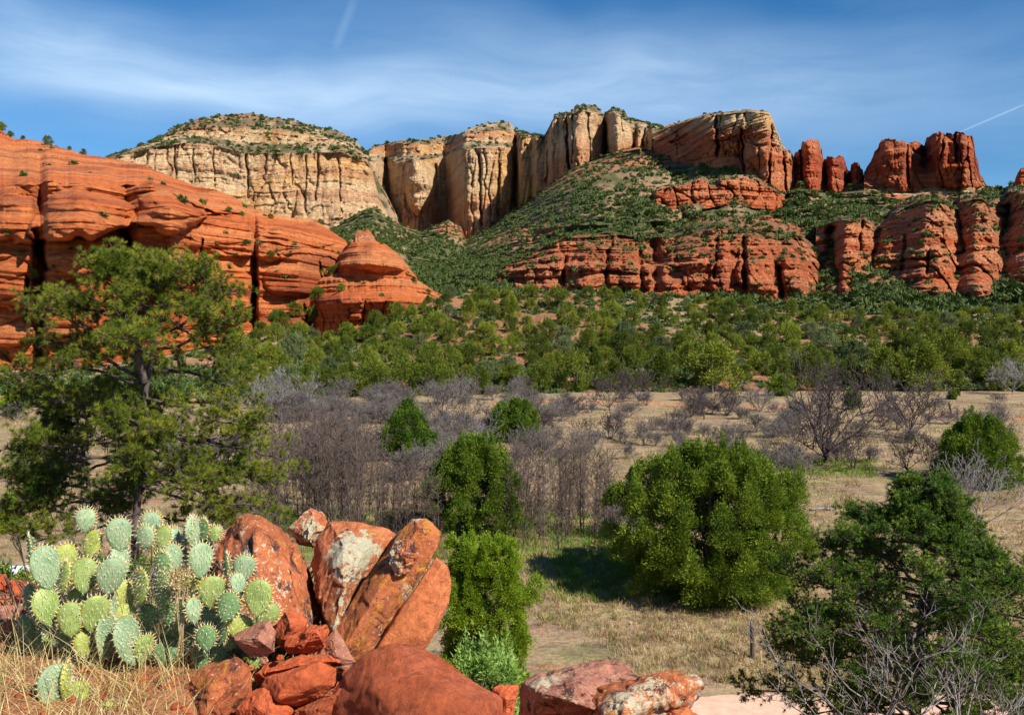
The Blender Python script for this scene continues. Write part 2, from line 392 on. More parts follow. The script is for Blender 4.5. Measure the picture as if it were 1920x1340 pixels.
strip('dirt_road', [(-40, 25.2), (-10, 25.6), (2, 26.0), (8, 26.2), (14, 26.4), (40, 29)], 5.2, M['road'], 'pale pinkish dirt road at the foot of the rocky rise', 'dirt road')
def gxy(px, py): p = gpt(px, py); return (p.x, p.y)
strip('path', [gxy(900, 757), gxy(1000, 752), gxy(1100, 750), gxy(1200, 754), gxy(1330, 764), gxy(1480, 762), gxy(1600, 768), gxy(1700, 774), gxy(1800, 778), gxy(1925, 786)], 1.7, M['path'], 'thin red dirt track across the far side of the meadow', 'path')

# ---------------------------------------------------------------- cliffs and slopes: relief surfaces with ledges, joints, bulges
VEG = []
def palette(kind, x, z, seed):
    a = fbm(x*.012, z*.02, seed=seed+3, o=5); b = fbm(x*.004, z*.11, seed=seed+4, o=4); s = fbm(x*.10, z*.012, seed=seed+5, o=4); c = fbm(x*.05, z*.05, seed=seed+6, o=4)
    b2 = vnoise(x*.01, z*.45+x*.01, seed=seed+7)*.6+vnoise(x*.02, z*1.3+x*.03, seed=seed+8)*.5
    def mixn(A, B, f): f = np.clip(f, 0, 1)[..., None]; return np.array(A)*(1-f)+np.array(B)*f
    if kind == 'cream':
        C = mixn((.86, .62, .36), (.84, .52, .22), sm(a, -.05, .45))
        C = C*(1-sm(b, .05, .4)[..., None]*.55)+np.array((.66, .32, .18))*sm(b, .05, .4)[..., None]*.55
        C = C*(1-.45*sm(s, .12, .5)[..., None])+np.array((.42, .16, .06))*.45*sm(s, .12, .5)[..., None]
    elif kind == 'pink':
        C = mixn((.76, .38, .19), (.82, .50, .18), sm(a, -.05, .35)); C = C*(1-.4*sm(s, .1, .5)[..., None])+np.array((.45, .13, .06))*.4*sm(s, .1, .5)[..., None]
    elif kind == 'red':
        C = mixn((.70, .185, .06), (.76, .29, .12), sm(b, -.1, .4)); C = C*(1-.5*sm(s, .1, .5)[..., None])+np.array((.28, .05, .025))*.5*sm(s, .1, .5)[..., None]
        C = C*(1-.35*sm(a, .15, .5)[..., None])+np.array((.62, .32, .18))*.35*sm(a, .15, .5)[..., None]
    elif kind == 'deepred':
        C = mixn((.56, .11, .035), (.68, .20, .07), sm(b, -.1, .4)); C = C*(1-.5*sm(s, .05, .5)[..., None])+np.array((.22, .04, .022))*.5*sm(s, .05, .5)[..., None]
    elif kind == 'orange':
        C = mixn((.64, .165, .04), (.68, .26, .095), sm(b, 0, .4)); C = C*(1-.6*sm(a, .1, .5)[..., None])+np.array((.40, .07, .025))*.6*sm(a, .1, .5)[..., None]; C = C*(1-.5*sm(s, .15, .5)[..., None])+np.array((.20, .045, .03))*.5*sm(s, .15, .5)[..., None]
    elif kind == 'veg':
        C = mixn((.11, .12, .045), (.36, .24, .14), sm(c, -.05, .4)); C = C*(1-.7*sm(a, .08, .4)[..., None])+np.array((.50, .20, .10))*.7*sm(a, .08, .4)[..., None]
    elif kind == 'soil':
        C = mixn((.50, .23, .12), (.56, .40, .23), sm(c, -.2, .4)); C = C*(1-.35*sm(a, .1, .4)[..., None])+np.array((.14, .13, .05))*.35*sm(a, .1, .4)[..., None]
    elif kind == 'rubble':
        C = mixn((.62, .46, .30), (.16, .16, .07), sm(c, .0, .3))
    if kind in ('red', 'deepred', 'orange'):
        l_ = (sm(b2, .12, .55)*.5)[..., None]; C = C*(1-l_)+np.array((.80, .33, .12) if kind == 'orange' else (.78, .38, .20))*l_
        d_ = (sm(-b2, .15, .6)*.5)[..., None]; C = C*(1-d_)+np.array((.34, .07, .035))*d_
    if kind in ('cream', 'pink'):
        d_ = (sm(-b2, .2, .6)*.4)[..., None]; C = C*(1-d_)+np.array((.46, .24, .12))*d_
    return C
def relief(name, u0, u1, step, levels, seed, mt, label, cat='cliff', bulges=(), cracks=(), jag=1.5, vegsize=(2., 4.), edge=0, back=80, skirt=None, vegmul=1.0, vstep=None, sd=2):
    """levels from the foot to the crest: (v polyline, D polyline, params of the band above it)"""
    vstep = vstep or step
    us = np.arange(u0, u1+step, step); nu = len(us)
    vp = [poly(l[0])(us) for l in levels]
    ke = int(sd/step)*2+1; kn = np.hanning(ke+2)[1:-1]; kn = kn/kn.sum(); Dp = [np.convolve(np.pad(poly(l[1])(us), ke, mode='edge'), kn, 'same')[ke:-ke] for l in levels]
    for i in range(1, len(vp)): vp[i] = np.minimum(vp[i], vp[i-1]-.4)
    jn = np.round(fbm(us*.16, us*0, seed=seed, o=3)*2.2)/2.2*jag + fbm(us*.5, us*0+3, seed=seed+1, o=2)*jag*.45
    vp[-1] = vp[-1]+jn
    rowsV, rowsD, rowsP, T = [], [], [], []
    for i in range(len(levels)-1):
        h = np.percentile(vp[i]-vp[i+1], 85); n = max(3, int(h/vstep))
        wob = fbm(us*.05, us*0+i*7.7, seed=seed+11, o=4)*min(6, h*.15) if 0 < i else 0*us
        vp[i] = vp[i]+wob if i > 0 else vp[i]
    for i in range(len(levels)-1):
        h = np.percentile(vp[i]-vp[i+1], 85); n = max(3, int(h/vstep))
        for k in range(n + (1 if i == len(levels)-2 else 0)):
            t = k/n
            rowsV.append(vp[i]*(1-t)+vp[i+1]*t); rowsP.append(i); T.append(t)
    Vv = np.array(rowsV); Li = np.array(rowsP); T = np.array(T)[:, None]+0*Vv
    U = us[None]+0*Vv
    D0 = np.array([Dp[i] for i in Li]); D1 = np.array([Dp[i+1] for i in Li])
    Dbase = 1/((1-T)/D0+T/D1)
    X = kx(U, Vv)*Dbase; Z = EYE+kz(Vv)*Dbase
    P = [l[2] for l in levels[:-1]]
    g = lambda k, dv: np.array([P[i].get(k, dv) for i in Li])[:, None]+0*Vv
    # ledges: flat faces separated by benches
    z0 = EYE+kz(np.array([vp[i] for i in Li]))*D0; z1 = EYE+kz(np.array([vp[i+1] for i in Li]))*D1
    per = g('per', 14.); ts = g('ts', .8)
    wz = fbm(X*.01, Z*.02, seed=seed+20)*per*1.0 + X*g('dip', 0.0)
    def terr(q, a): f = q-np.floor(q); return np.floor(q)+sm(f, a, 1.0)
    q = (Z+wz)/per; q2 = (Z+wz*.7)/(per*.31)+5.3
    zz = (terr(q, .62)*per*.55+terr(q2, .55)*per*.31*.45+(0)) - (q*per*.55+q2*per*.31*.45)
    dz = np.where(np.abs(z1-z0) < .5, .5, z1-z0)
    Tn = np.clip(T+ts*zz/dz, -.15, 1.15)
    D = 1/np.maximum((1-Tn)/D0+Tn/D1, 1e-5)
    D = Dbase+(D-Dbase)
    f1_ = q-np.floor(q); f2_ = q2-np.floor(q2)
    lip = g('lip', .0); D = D-lip*np.sin(np.clip(f1_/.66, 0, 1)*math.pi)-lip*.45*np.sin(np.clip(f2_/.6, 0, 1)*math.pi)
    # ledge bands poke out unevenly
    q3 = (Z+wz*.85)/(per*.13)+1.7; lf = vnoise(X*.02, Z*.02, seed=seed+33)
    for qq, am_ in ((q, 1.0), (q2, .8), (q3, .4)):
        fl = np.floor(qq); fq = qq-fl
        a0 = vnoise(X*.016, fl*7.31, seed=seed+30); a1 = vnoise(X*.016, (fl+1)*7.31, seed=seed+30)
        D = D+g('band', 0.)*am_*(a0+(a1-a0)*sm(fq, .86, 1.0))*(.7+.6*lf)
    # joints: tall rounded blocks
    for ax, sx, sz, sd_ in (('ja', 'jx', 'jz', 40), ('ja2', 'jx2', 'jz2', 41)):
        A = g(ax, 0.)
        if np.any(A != 0):
            wx = fbm(X*.03, Z*.03, seed=seed+50+sd_)*.35
            f1, f2, idv = worley(X/g(sx, 20.)+wx, Z/g(sz, 60.)+wx, seed+sd_)
            cm = .25+1.2*sm(fbm(X/g(sx, 20.)*.35, Z/g(sz, 60.)*.5, seed=seed+sd_+7, o=3), -.25, .45)
            D = D+A*(-.7*(1-np.clip(f1, 0, 1)**2)+1.25*cm*np.exp(-(f2-f1)/.08)+1.0*(idv-.5))
    D = D+g('fb', 3.)*fbm(X*g('fs', .03), Z*g('fs', .03), seed=seed+60, o=6, g=.55)
    D = D+g('gul', 0.)*(1-2*np.abs(fbm(X*.012, Z*.003, seed=seed+61, o=3)))
    wu = fbm(U*.012, Vv*.02, seed=seed+95, o=3); wv_ = fbm(U*.012+9, Vv*.02, seed=seed+96, o=3)
    for B in bulges:      # centre, radii (up, optionally down) in picture units, metres of swelling
        bu, bv, ru, rv = B[:4]; am = B[-1]; rd = B[4] if len(B) == 6 else rv
        uu = U+wu*ru*.35; vv = Vv+wv_*rv*.35
        r2 = ((uu-bu)/ru)**2+((vv-bv)/np.where(vv > bv, rd, rv))**2; D = D-am*np.sqrt(np.clip(1-r2, 0, 1))
    for (pl, wd, am) in cracks:      # polyline (u,v) ...
        a = np.array(pl, float); cu = np.interp(Vv, a[:, 1], a[:, 0])+fbm(Vv*.08, Vv*0, seed=seed+70)*3
        msk = sm(Vv, a[0, 1]-6, a[0, 1]+3)*(1-sm(Vv, a[-1, 1]-3, a[-1, 1]+8))
        D = D+am*np.exp(-((U-cu)/wd)**2)*msk
    if edge: D = D+edge*(sm(U, u0+14, u0)+sm(U, u1-14, u1))
    D = np.maximum(D, 30)
    X = kx(U, Vv)*D; Z = EYE+kz(Vv)*D
    C = np.zeros(Vv.shape+(3,))
    for i in range(len(P)):
        k = Li == i
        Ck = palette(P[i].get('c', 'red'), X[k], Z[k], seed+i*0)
        if 'c2' in P[i]:
            f = np.clip(T[k]*1.0+.35*fbm(X[k]*.02, Z[k]*.03, seed=seed+80), 0, 1); f = sm(f, *P[i].get('cr', (.3, .6)))[..., None]
            Ck = Ck*(1-f)+palette(P[i]['c2'], X[k], Z[k], seed)*f
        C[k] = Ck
    # low angle ground between ledges carries soil and scrub
    W = np.stack([X, D, Z], -1)
    n = np.cross(np.gradient(W, axis=1), np.gradient(W, axis=0)); n /= np.linalg.norm(n, axis=-1, keepdims=True)+1e-9
    up = np.abs(n[..., 2]); vg = g('veg', 0.)
    flat = sm(up, .55, .85)*np.minimum(vg*1.2, 1)*g('fveg', 1.)
    flat = flat*sm(fbm(X*.03, Z*.06, seed=seed+85, o=3), -.45, .15)
    C = C*(1-.75*flat[..., None])+palette('veg', X, Z, seed)*.75*flat[..., None]
    # crest thickness and skirt rows
    rows = [W]
    top = W[-1].copy(); r1 = top.copy(); r1[:, 1] += back*.25; r1[:, 0] *= r1[:, 1]/top[:, 1]; r2 = top.copy(); r2[:, 1] += back; r2[:, 0] *= r2[:, 1]/top[:, 1]; r2[:, 2] -= back*.25; r3 = r2.copy(); r3[:, 2] -= back*2.5
    A = np.concatenate([W, r1[None], r2[None], r3[None]], 0)
    Ca = np.concatenate([C, C[-1:], C[-1:], C[-1:]], 0)
    nv = A.shape[0]
    i = np.arange(nv-1)[:, None]*nu+np.arange(nu-1)[None]
    Fq = np.stack([i, i+1, i+nu+1, i+nu], -1).reshape(-1, 4)
    o = obj(name, newmesh(name, A.reshape(-1, 3), Fq, mt, True, Ca.reshape(-1, 3)), label=label, cat=cat, kind='structure')
    # seeds for scrub
    rng = np.random.default_rng(seed)
    pa = vg*(.03+1.1*sm(up, .45, .8)+.1*(vg > .8))*(.3+.7*sm(fbm(X*.02, Z*.05, seed=seed+90, o=3), -.5, .1))
    pa = pa*(Vv < vp[0]+2)
    npix = step*vstep
    keep = rng.random(pa.shape) < pa*npix/70.*vegmul
    pts = W[keep]; sz = rng.uniform(vegsize[0], vegsize[1], len(pts))*rng.choice([.7, 1, 1.25], len(pts), p=[.45, .4, .15])
    VEG.append((pts, sz, name))
    return dict(W=W, U=U, V=Vv, up=up)

def cst(c): return [(0, c), (1920, c)]
# -- far pale mesa
cl = dict(c='cream', ja=6, jx=24, jz=90, ja2=2.0, jx2=9, jz2=14, fb=9, fs=.025, per=22, ts=.3, lip=1.0, veg=.06, band=3.0)
vegcap = dict(c='rubble', per=14, ts=.8, fb=5, veg=2.4, lip=1.5, ja=2, jx=14, jz=12)
relief('mesa', 200, 765, 1.5, [
    ([(200, 420), (765, 470)], [(200, 1380), (640, 1380), (700, 1420), (765, 1500)], dict(c='rubble', c2='cream', cr=(.2, .6), fb=8, per=16, ts=.6, veg=.5, ja=6, jx=12, jz=20)),
    ([(200, 330), (420, 400), (600, 412), (660, 402), (700, 388), (733, 415), (765, 445)], [(200, 1400), (640, 1400), (700, 1440), (735, 1540), (765, 1600)], cl),
    ([(200, 300), (262, 284), (300, 275), (345, 268), (400, 272), (460, 287), (560, 287), (640, 286), (686, 300), (700, 328), (712, 372), (731, 412), (765, 443)], [(200, 1420), (640, 1430), (690, 1460), (735, 1560), (765, 1620)], dict(vegcap, veg=1.6)),
    ([(200, 298), (262, 277), (300, 268), (345, 257), (400, 258), (460, 268), (560, 272), (640, 272), (686, 294), (700, 322), (765, 441)], [(200, 1470), (640, 1480), (690, 1490), (765, 1640)], dict(c='cream', per=12, ts=.8, lip=3, ja=6, jx=14, jz=14, fb=4, veg=.35)),
    ([(200, 296), (262, 274), (300, 264), (345, 241), (400, 236), (460, 240), (560, 248), (640, 264), (690, 292), (700, 320), (765, 440)], [(200, 1490), (640, 1520), (765, 1660)], dict(vegcap)),
    ([(200, 294), (215, 292), (240, 282), (270, 270), (300, 258), (325, 240), (345, 232), (375, 222), (410, 217), (465, 212), (500, 219), (540, 224), (590, 236), (640, 248), (665, 262), (690, 288), (697, 305), (706, 335), (714, 372), (732, 412), (765, 438)], [(200, 1580), (640, 1620), (765, 1700)], {}),
], 101, M['cliff'], 'pale cream cliff walled mesa with a dark scrub cap', 'mesa', jag=1.2, vegsize=(3.5, 6.5),
    cracks=(([(328, 275), (330, 350)], 1.8, 12), ([(400, 270), (402, 350)], 1.4, 9), ([(462, 290), (466, 368)], 2.2, 16), ([(545, 290), (548, 345)], 1.4, 9), ([(575, 295), (572, 395)], 1.4, 9), ([(598, 290), (592, 375)], 2, 14), ([(362, 280), (365, 340)], 1.4, 8), ([(635, 300), (640, 400)], 1.6, 10)))
# -- middle cliffs and the long wall
DW = [(685, 1560), (705, 1600), (722, 1700), (745, 1640), (757, 1600), (790, 1600), (800, 1610), (832, 1700), (840, 1680), (868, 1500), (875, 1490), (940, 1510), (958, 1530), (966, 1560), (974, 1500), (996, 1500), (1004, 1440), (1022, 1440), (1032, 1370), (1048, 1370), (1066, 1290), (1080, 1285), (1128, 1320), (1134, 1390), (1142, 1290), (1150, 1265), (1160, 1262), (1188, 1290), (1196, 1250), (1215, 1262), (1222, 1215), (1260, 1200)]
up_ = lambda a, d: [(x, y+d) for x, y in a]
FOOTB = [(685, 395), (720, 412), (760, 425), (800, 437), (840, 415), (865, 425), (872, 452), (900, 440), (925, 425), (950, 402), (975, 390), (1000, 375), (1020, 358), (1045, 338), (1080, 315), (1110, 303), (1150, 287), (1200, 277), (1260, 270)]
relief('cliff_wall', 684, 1262, 1.4, [
    (up_(FOOTB, 25), up_(DW, -25), dict(c='pink', veg=.3, fb=5, ja=6, jx=14, jz=30)),
    (FOOTB, DW, dict(c='pink', c2='cream', cr=(.1, .6), ja=8, jx=17, jz=110, ja2=2.8, jx2=7, jz2=24, fb=6, per=30, ts=.2, lip=1, veg=.06, band=2.2)),
    ([(685, 300), (700, 302), (745, 305), (790, 300), (838, 292), (850, 285), (870, 278), (965, 276), (975, 258), (1020, 260), (1040, 222), (1068, 216), (1090, 205), (1128, 218), (1136, 216), (1152, 210), (1185, 240), (1225, 250), (1260, 246)], up_(DW, 12), dict(vegcap, c='rubble', veg=1.0)),
    ([(685, 296), (700, 294), (745, 290), (790, 290), (838, 285), (850, 278), (870, 268), (965, 268), (975, 254), (1020, 257), (1040, 219), (1068, 213), (1090, 202), (1128, 216), (1260, 244)], up_(DW, 55), dict(c='cream', c2='pink', per=9, ts=.7, lip=3, ja=6, jx=12, jz=10, fb=4, veg=.2)),
    ([(685, 290), (700, 276), (745, 268), (790, 270), (838, 272), (860, 262), (880, 250), (940, 244), (965, 250), (975, 252), (1020, 255), (1045, 217), (1068, 211), (1090, 200), (1128, 214), (1260, 242)], up_(DW, 75), dict(vegcap, veg=1.5)),
    ([(685, 288), (692, 286), (700, 274), (745, 264), (800, 261), (860, 251), (875, 244), (905, 232), (955, 228), (970, 244), (985, 249), (1020, 254), (1030, 238), (1045, 215), (1060, 209), (1075, 211), (1085, 199), (1105, 195), (1120, 199), (1130, 215), (1135, 209), (1150, 205), (1170, 206), (1180, 225), (1190, 238), (1205, 240), (1225, 246), (1260, 238)], up_(DW, 130), {}),
], 202, M['cliff'], 'long pinkish cream cliff wall with tall columns above the canyon', 'cliff', jag=2.2, vegsize=(3.2, 6),
    bulges=((1098, 290, 30, 110, 40), (1162, 260, 26, 70, 36), (785, 330, 30, 70, 45), (1045, 270, 18, 90, 22), (915, 350, 46, 120, 25), (985, 320, 14, 90, 22)),
    cracks=(([(1133, 205), (1136, 300)], 3, 60), ([(722, 300), (728, 410)], 6, 60), ([(968, 260), (960, 400)], 3, 40), ([(898, 290), (902, 420)], 2, 20), ([(1062, 215), (1066, 320)], 2.5, 40), ([(935, 290), (932, 430)], 2, 22), ([(1208, 242), (1205, 275)], 2.5, 30), ([(815, 310), (818, 380)], 3, 30), ([(1028, 245), (1025, 350)], 2.5, 30)))
# -- talus slopes of the canyon and under the right-hand cliffs
TOPS = [(540, 425), (620, 432), (660, 405), (700, 388), (733, 412), (790, 436), (840, 412), (865, 425), (873, 450), (900, 436), (925, 422), (950, 400), (975, 388), (1000, 373), (1020, 355), (1045, 336), (1080, 312), (1110, 300), (1150, 285), (1200, 276), (1240, 290), (1290, 300), (1340, 292), (1385, 290), (1405, 330), (1445, 372), (1480, 352), (1500, 340), (1560, 360), (1620, 340), (1700, 355), (1800, 350), (1858, 352), (1900, 352), (1935, 345)]
DT = [(540, 1300), (700, 1350), (800, 1480), (870, 1480), (960, 1480), (1020, 1400), (1100, 1270), (1200, 1190), (1300, 1000), (1400, 880), (1500, 860), (1935, 800)]
tal = dict(c='veg', per=12, ts=1.0, lip=1.2, fb=12, fs=.02, gul=20, veg=1.3, ja=2, jx=14, jz=8, band=3)
relief('talus_slope', 540, 1936, 2.0, [
    ([(540, 600), (760, 580), (850, 585), (1000, 590), (1300, 610), (1936, 640)], [(540, 420), (760, 400), (850, 420), (1000, 420), (1300, 370), (1936, 310)], dict(tal, veg=1.5, per=5)),
    ([(540, 520), (760, 520), (810, 535), (860, 520), (1000, 520), (1300, 545), (1530, 560), (1936, 560)], [(540, 560), (800, 620), (860, 600), (1000, 560), (1300, 515), (1530, 470), (1600, 430), (1936, 415)], dict(tal)),
    ([(540, 470), (700, 450), (780, 475), (840, 490), (872, 480), (960, 450), (1040, 420), (1200, 400), (1300, 420), (1500, 430), (1620, 430), (1800, 430), (1936, 430)], [(540, 900), (700, 900), (820, 1000), (870, 1050), (960, 850), (1040, 800), (1200, 730), (1300, 690), (1500, 680), (1936, 650)], dict(tal, per=14)),
    (TOPS, DT, {}),
], 303, M['slope'], 'steep scrub covered talus slope below the cliffs', 'slope', jag=.6, vegsize=(2.4, 5.4), vegmul=1.7, vstep=1.8,
    bulges=((1120, 380, 190, 70, 60),))
# -- headland at the right end of the wall
relief('headland', 1222, 1508, 1.3, [
    ([(1222, 300), (1290, 330), (1345, 330), (1390, 335), (1405, 375), (1440, 400), (1480, 385), (1508, 372)], [(1222, 1130), (1300, 960), (1345, 880), (1395, 850), (1440, 820), (1475, 840), (1508, 900)], dict(c='red', fb=4, ja=4, jx=12, jz=25, veg=.2)),
    ([(1222, 285), (1290, 300), (1340, 292), (1385, 294), (1396, 330), (1405, 350), (1440, 382), (1480, 366), (1508, 352)], [(1222, 1140), (1300, 965), (1345, 890), (1395, 860), (1440, 825), (1475, 850), (1508, 910)], dict(c='red', c2='red', ja=6, jx=11, jz=60, ja2=2, jx2=5, jz2=14, fb=4, per=22, ts=.5, lip=2.2, veg=.08, band=3)),
    ([(1222, 262), (1290, 275), (1340, 262), (1400, 268), (1450, 285), (1480, 300), (1508, 347)], [(1222, 1150), (1300, 985), (1345, 900), (1395, 865), (1440, 832), (1475, 858), (1508, 920)], dict(c='red', c2='cream', cr=(.3, .75), ja=6, jx=12, jz=22, ja2=2, jx2=6, jz2=6, fb=3, per=10, ts=.6, lip=3, veg=.12, band=6)),
    ([(1222, 252), (1230, 250), (1250, 240), (1280, 230), (1310, 222), (1330, 217), (1370, 214), (1400, 210), (1440, 213), (1449, 228), (1458, 252), (1470, 277), (1486, 291), (1494, 312), (1500, 340), (1508, 345)], [(1222, 1180), (1300, 1010), (1345, 930), (1395, 885), (1440, 850), (1475, 870), (1508, 930)], dict(c='cream', veg=1.4)),
    ([(1222, 248), (1230, 246), (1250, 236), (1280, 226), (1310, 218), (1330, 212), (1370, 209), (1400, 205), (1440, 208), (1449, 225), (1458, 250), (1470, 275), (1486, 290), (1494, 310), (1500, 338), (1508, 343)], [(1222, 1230), (1395, 920), (1475, 880), (1508, 940)], {}),
], 404, M['redcliff'], 'cream topped red headland cliff at the right end of the wall', 'cliff', jag=1.6, vegsize=(2, 4),
    bulges=((1420, 300, 34, 120, 26), (1465, 330, 24, 70, 22), (1320, 255, 30, 40, 20), (1375, 245, 26, 45, 16)),
    cracks=(([(1342, 215), (1346, 290)], 2.5, 30), ([(1448, 225), (1440, 380)], 2.0, 18), ([(1390, 240), (1396, 320)], 2.5, 20), ([(1470, 285), (1474, 370)], 2, 18)))
relief('rock_ledge', 1218, 1470, 1.4, [
    ([(1218, 398), (1300, 396), (1360, 384), (1400, 386), (1440, 400), (1470, 385)], [(1218, 735), (1470, 770)], dict(c='red', ja=5, jx=14, jz=30, ja2=1.5, jx2=5, jz2=5, fb=3, per=10, ts=.5, lip=2.5, veg=.12, band=2)),
    ([(1218, 372), (1226, 360), (1240, 352), (1270, 350), (1290, 345), (1312, 334), (1325, 340), (1330, 350), (1345, 350), (1350, 338), (1385, 335), (1415, 336), (1440, 350), (1470, 368)], [(1218, 745), (1470, 790)], dict(c='soil', veg=1.2)),
    ([(1218, 369), (1226, 356), (1240, 349), (1270, 346), (1290, 341), (1312, 329), (1325, 333), (1330, 340), (1345, 342), (1350, 330), (1385, 328), (1415, 329), (1440, 345), (1470, 365)], [(1218, 775), (1470, 820)], {}),
], 415, M['redcliff'], 'row of rounded red rock knobs below the headland', 'cliff', vegsize=(2, 3.6), edge=20)
# -- spires and butte on the right skyline
relief('rock_spires', 1486, 1632, 1.1, [
    ([(1486, 358), (1510, 368), (1530, 378), (1560, 386), (1600, 390), (1632, 362)], [(1486, 860), (1510, 850), (1560, 840), (1632, 860)], dict(c='deepred', ja=5, jx=9, jz=45, ja2=1.8, jx2=4, jz2=6, fb=4, fs=.06, per=14, ts=.6, lip=1.6, veg=.05, band=3.5)),
    ([(1486, 302), (1490, 286), (1495, 284), (1497, 279), (1502, 278), (1503, 267), (1511, 266), (1513, 262), (1524, 260), (1530, 264), (1535, 263), (1538, 274), (1541, 281), (1544, 297), (1549, 300), (1551, 294), (1562, 294), (1566, 297), (1570, 292), (1581, 294), (1585, 303), (1589, 318), (1594, 322), (1596, 308), (1603, 305), (1610, 305), (1614, 314), (1618, 318), (1622, 340), (1632, 345)], [(1486, 890), (1510, 870), (1545, 890), (1560, 865), (1590, 890), (1605, 860), (1632, 890)], {}),
], 505, M['redcliff'], 'cluster of narrow red rock spires between the headland and the butte', 'rock spires', jag=2.6, back=40,
    bulges=((1522, 320, 20, 66, 22), (1570, 335, 18, 46, 18), (1607, 345, 11, 46, 18)), cracks=(([(1546, 295), (1548, 370)], 3, 24), ([(1593, 320), (1592, 380)], 3, 24), ([(1502, 280), (1506, 360)], 2, 16)))
relief('butte', 1620, 1866, 1.1, [
    ([(1620, 362), (1700, 376), (1780, 374), (1866, 368)], [(1620, 800), (1700, 770), (1780, 770), (1866, 800)], dict(c='red', c2='cream', fb=2, per=5, ts=.8, lip=1.5, veg=.25)),
    ([(1620, 348), (1660, 352), (1700, 360), (1740, 352), (1800, 348), (1850, 349), (1866, 358)], [(1620, 820), (1700, 800), (1780, 795), (1840, 800), (1866, 850)], dict(c='deepred', ja=6, jx=13, jz=60, ja2=1.8, jx2=5, jz2=8, fb=5, fs=.05, per=16, ts=.5, lip=1.8, veg=.03, band=3.5)),
    ([(1620, 325), (1626, 312), (1633, 304), (1640, 284), (1646, 279), (1649, 266), (1656, 262), (1674, 260), (1684, 266), (1692, 262), (1700, 271), (1706, 268), (1713, 263), (1724, 267), (1733, 272), (1737, 258), (1745, 256), (1749, 249), (1762, 247), (1772, 253), (1776, 249), (1788, 252), (1792, 247), (1806, 247), (1812, 253), (1822, 254), (1826, 264), (1829, 290), (1834, 303), (1836, 322), (1848, 344), (1866, 354)], [(1620, 860), (1650, 840), (1700, 825), (1738, 860), (1755, 820), (1800, 805), (1840, 835), (1866, 890)], {}),
], 606, M['redcliff'], 'squat dark red butte with a notched top on the right skyline', 'butte', jag=2.8, back=60,
    bulges=((1785, 285, 48, 60, 24), (1680, 310, 34, 70, 20), (1760, 280, 16, 50, 12), (1815, 300, 18, 70, 16)), cracks=(([(1735, 262), (1732, 310)], 5, 30), ([(1700, 265), (1704, 350)], 2.5, 16), ([(1790, 250), (1794, 300)], 2, 16), ([(1770, 250), (1765, 300)], 2, 12)))
relief('rock_tower', 1900, 1940, 1.2, [
    ([(1900, 365), (1940, 365)], cst(780), dict(c='deepred', ja=4, jx=10, jz=30, fb=2, per=12, ts=.5, lip=2)),
    ([(1900, 352), (1904, 335), (1908, 325), (1914, 316), (1925, 312), (1940, 308)], cst(800), {}),
], 616, M['redcliff'], 'dark red rock tower cut off by the right edge', 'rock tower', edge=15)
# -- red cliff bands in front
rb = dict(c='red', ja=5.5, jx=12, jz=34, ja2=1.6, jx2=4.5, jz2=5, fb=4.0, fs=.05, per=10, ts=.8, lip=1.8, veg=.13, band=3.2)
relief('red_cliff_band', 905, 1548, 1.4, [
    ([(905, 556), (1000, 575), (1060, 570), (1140, 575), (1200, 572), (1260, 560), (1330, 572), (1400, 580), (1440, 585), (1490, 580), (1548, 560)], [(905, 535), (1100, 486), (1300, 462), (1500, 462), (1548, 505)], dict(rb, ts=1, fb=7, ja=5, jx=15, jz=26, band=4)),
    ([(905, 550), (925, 533), (950, 518), (1000, 506), (1060, 505), (1140, 505), (1200, 512), (1260, 500), (1350, 495), (1400, 495), (1480, 500), (1530, 515), (1548, 535)], [(905, 560), (1100, 516), (1300, 492), (1500, 492), (1548, 530)], dict(rb, ts=1, fb=8, ja=5, jx=13, jz=18, band=4, per=8, veg=.35)),
    ([(905, 542), (925, 525), (950, 498), (1000, 484), (1030, 470), (1060, 462), (1140, 462), (1190, 468), (1210, 490), (1240, 490), (1260, 470), (1300, 462), (1350, 450), (1400, 446), (1440, 446), (1480, 452), (1500, 460), (1530, 482), (1548, 515)], [(905, 600), (1100, 575), (1300, 550), (1500, 545), (1548, 570)], dict(rb, c='red', veg=.9, ts=1, per=6, band=4)),
    ([(905, 538), (925, 520), (950, 494), (1000, 476), (1030, 456), (1060, 444), (1140, 436), (1200, 447), (1250, 445), (1300, 437), (1350, 424), (1400, 428), (1440, 428), (1480, 440), (1500, 446), (1530, 472), (1548, 508)], [(905, 600), (1100, 600), (1300, 575), (1500, 560), (1548, 580)], dict(c='veg', veg=1.2)),
    ([(905, 536), (925, 517), (950, 491), (1000, 472), (1030, 450), (1060, 437), (1140, 429), (1200, 440), (1250, 438), (1300, 420), (1350, 408), (1400, 405), (1440, 410), (1480, 425), (1500, 436), (1530, 465), (1548, 505)], [(905, 640), (1100, 660), (1300, 640), (1500, 620), (1548, 620)], {}),
], 707, M['redcliff'], 'broken band of layered red cliffs above the brushy foothill', 'cliff', vegsize=(1.8, 3.6), jag=2.0,
    bulges=((1098, 500, 26, 50, 14), (1420, 500, 38, 60, 22), (1300, 490, 34, 50, 16), (1180, 520, 20, 36, 14), (1350, 500, 22, 60, 12), (1490, 505, 30, 40, 12), (980, 515, 22, 30, 10)),
    cracks=(([(1394, 445), (1398, 540)], 4, 26), ([(1345, 450), (1340, 520)], 2.5, 16), ([(1228, 450), (1232, 545)], 9, 16), ([(1140, 470), (1136, 550)], 4, 18), ([(1462, 500), (1466, 560)], 4, 18), ([(1060, 480), (1056, 550)], 4, 16), ([(1200, 470), (1206, 545)], 4, 16)))
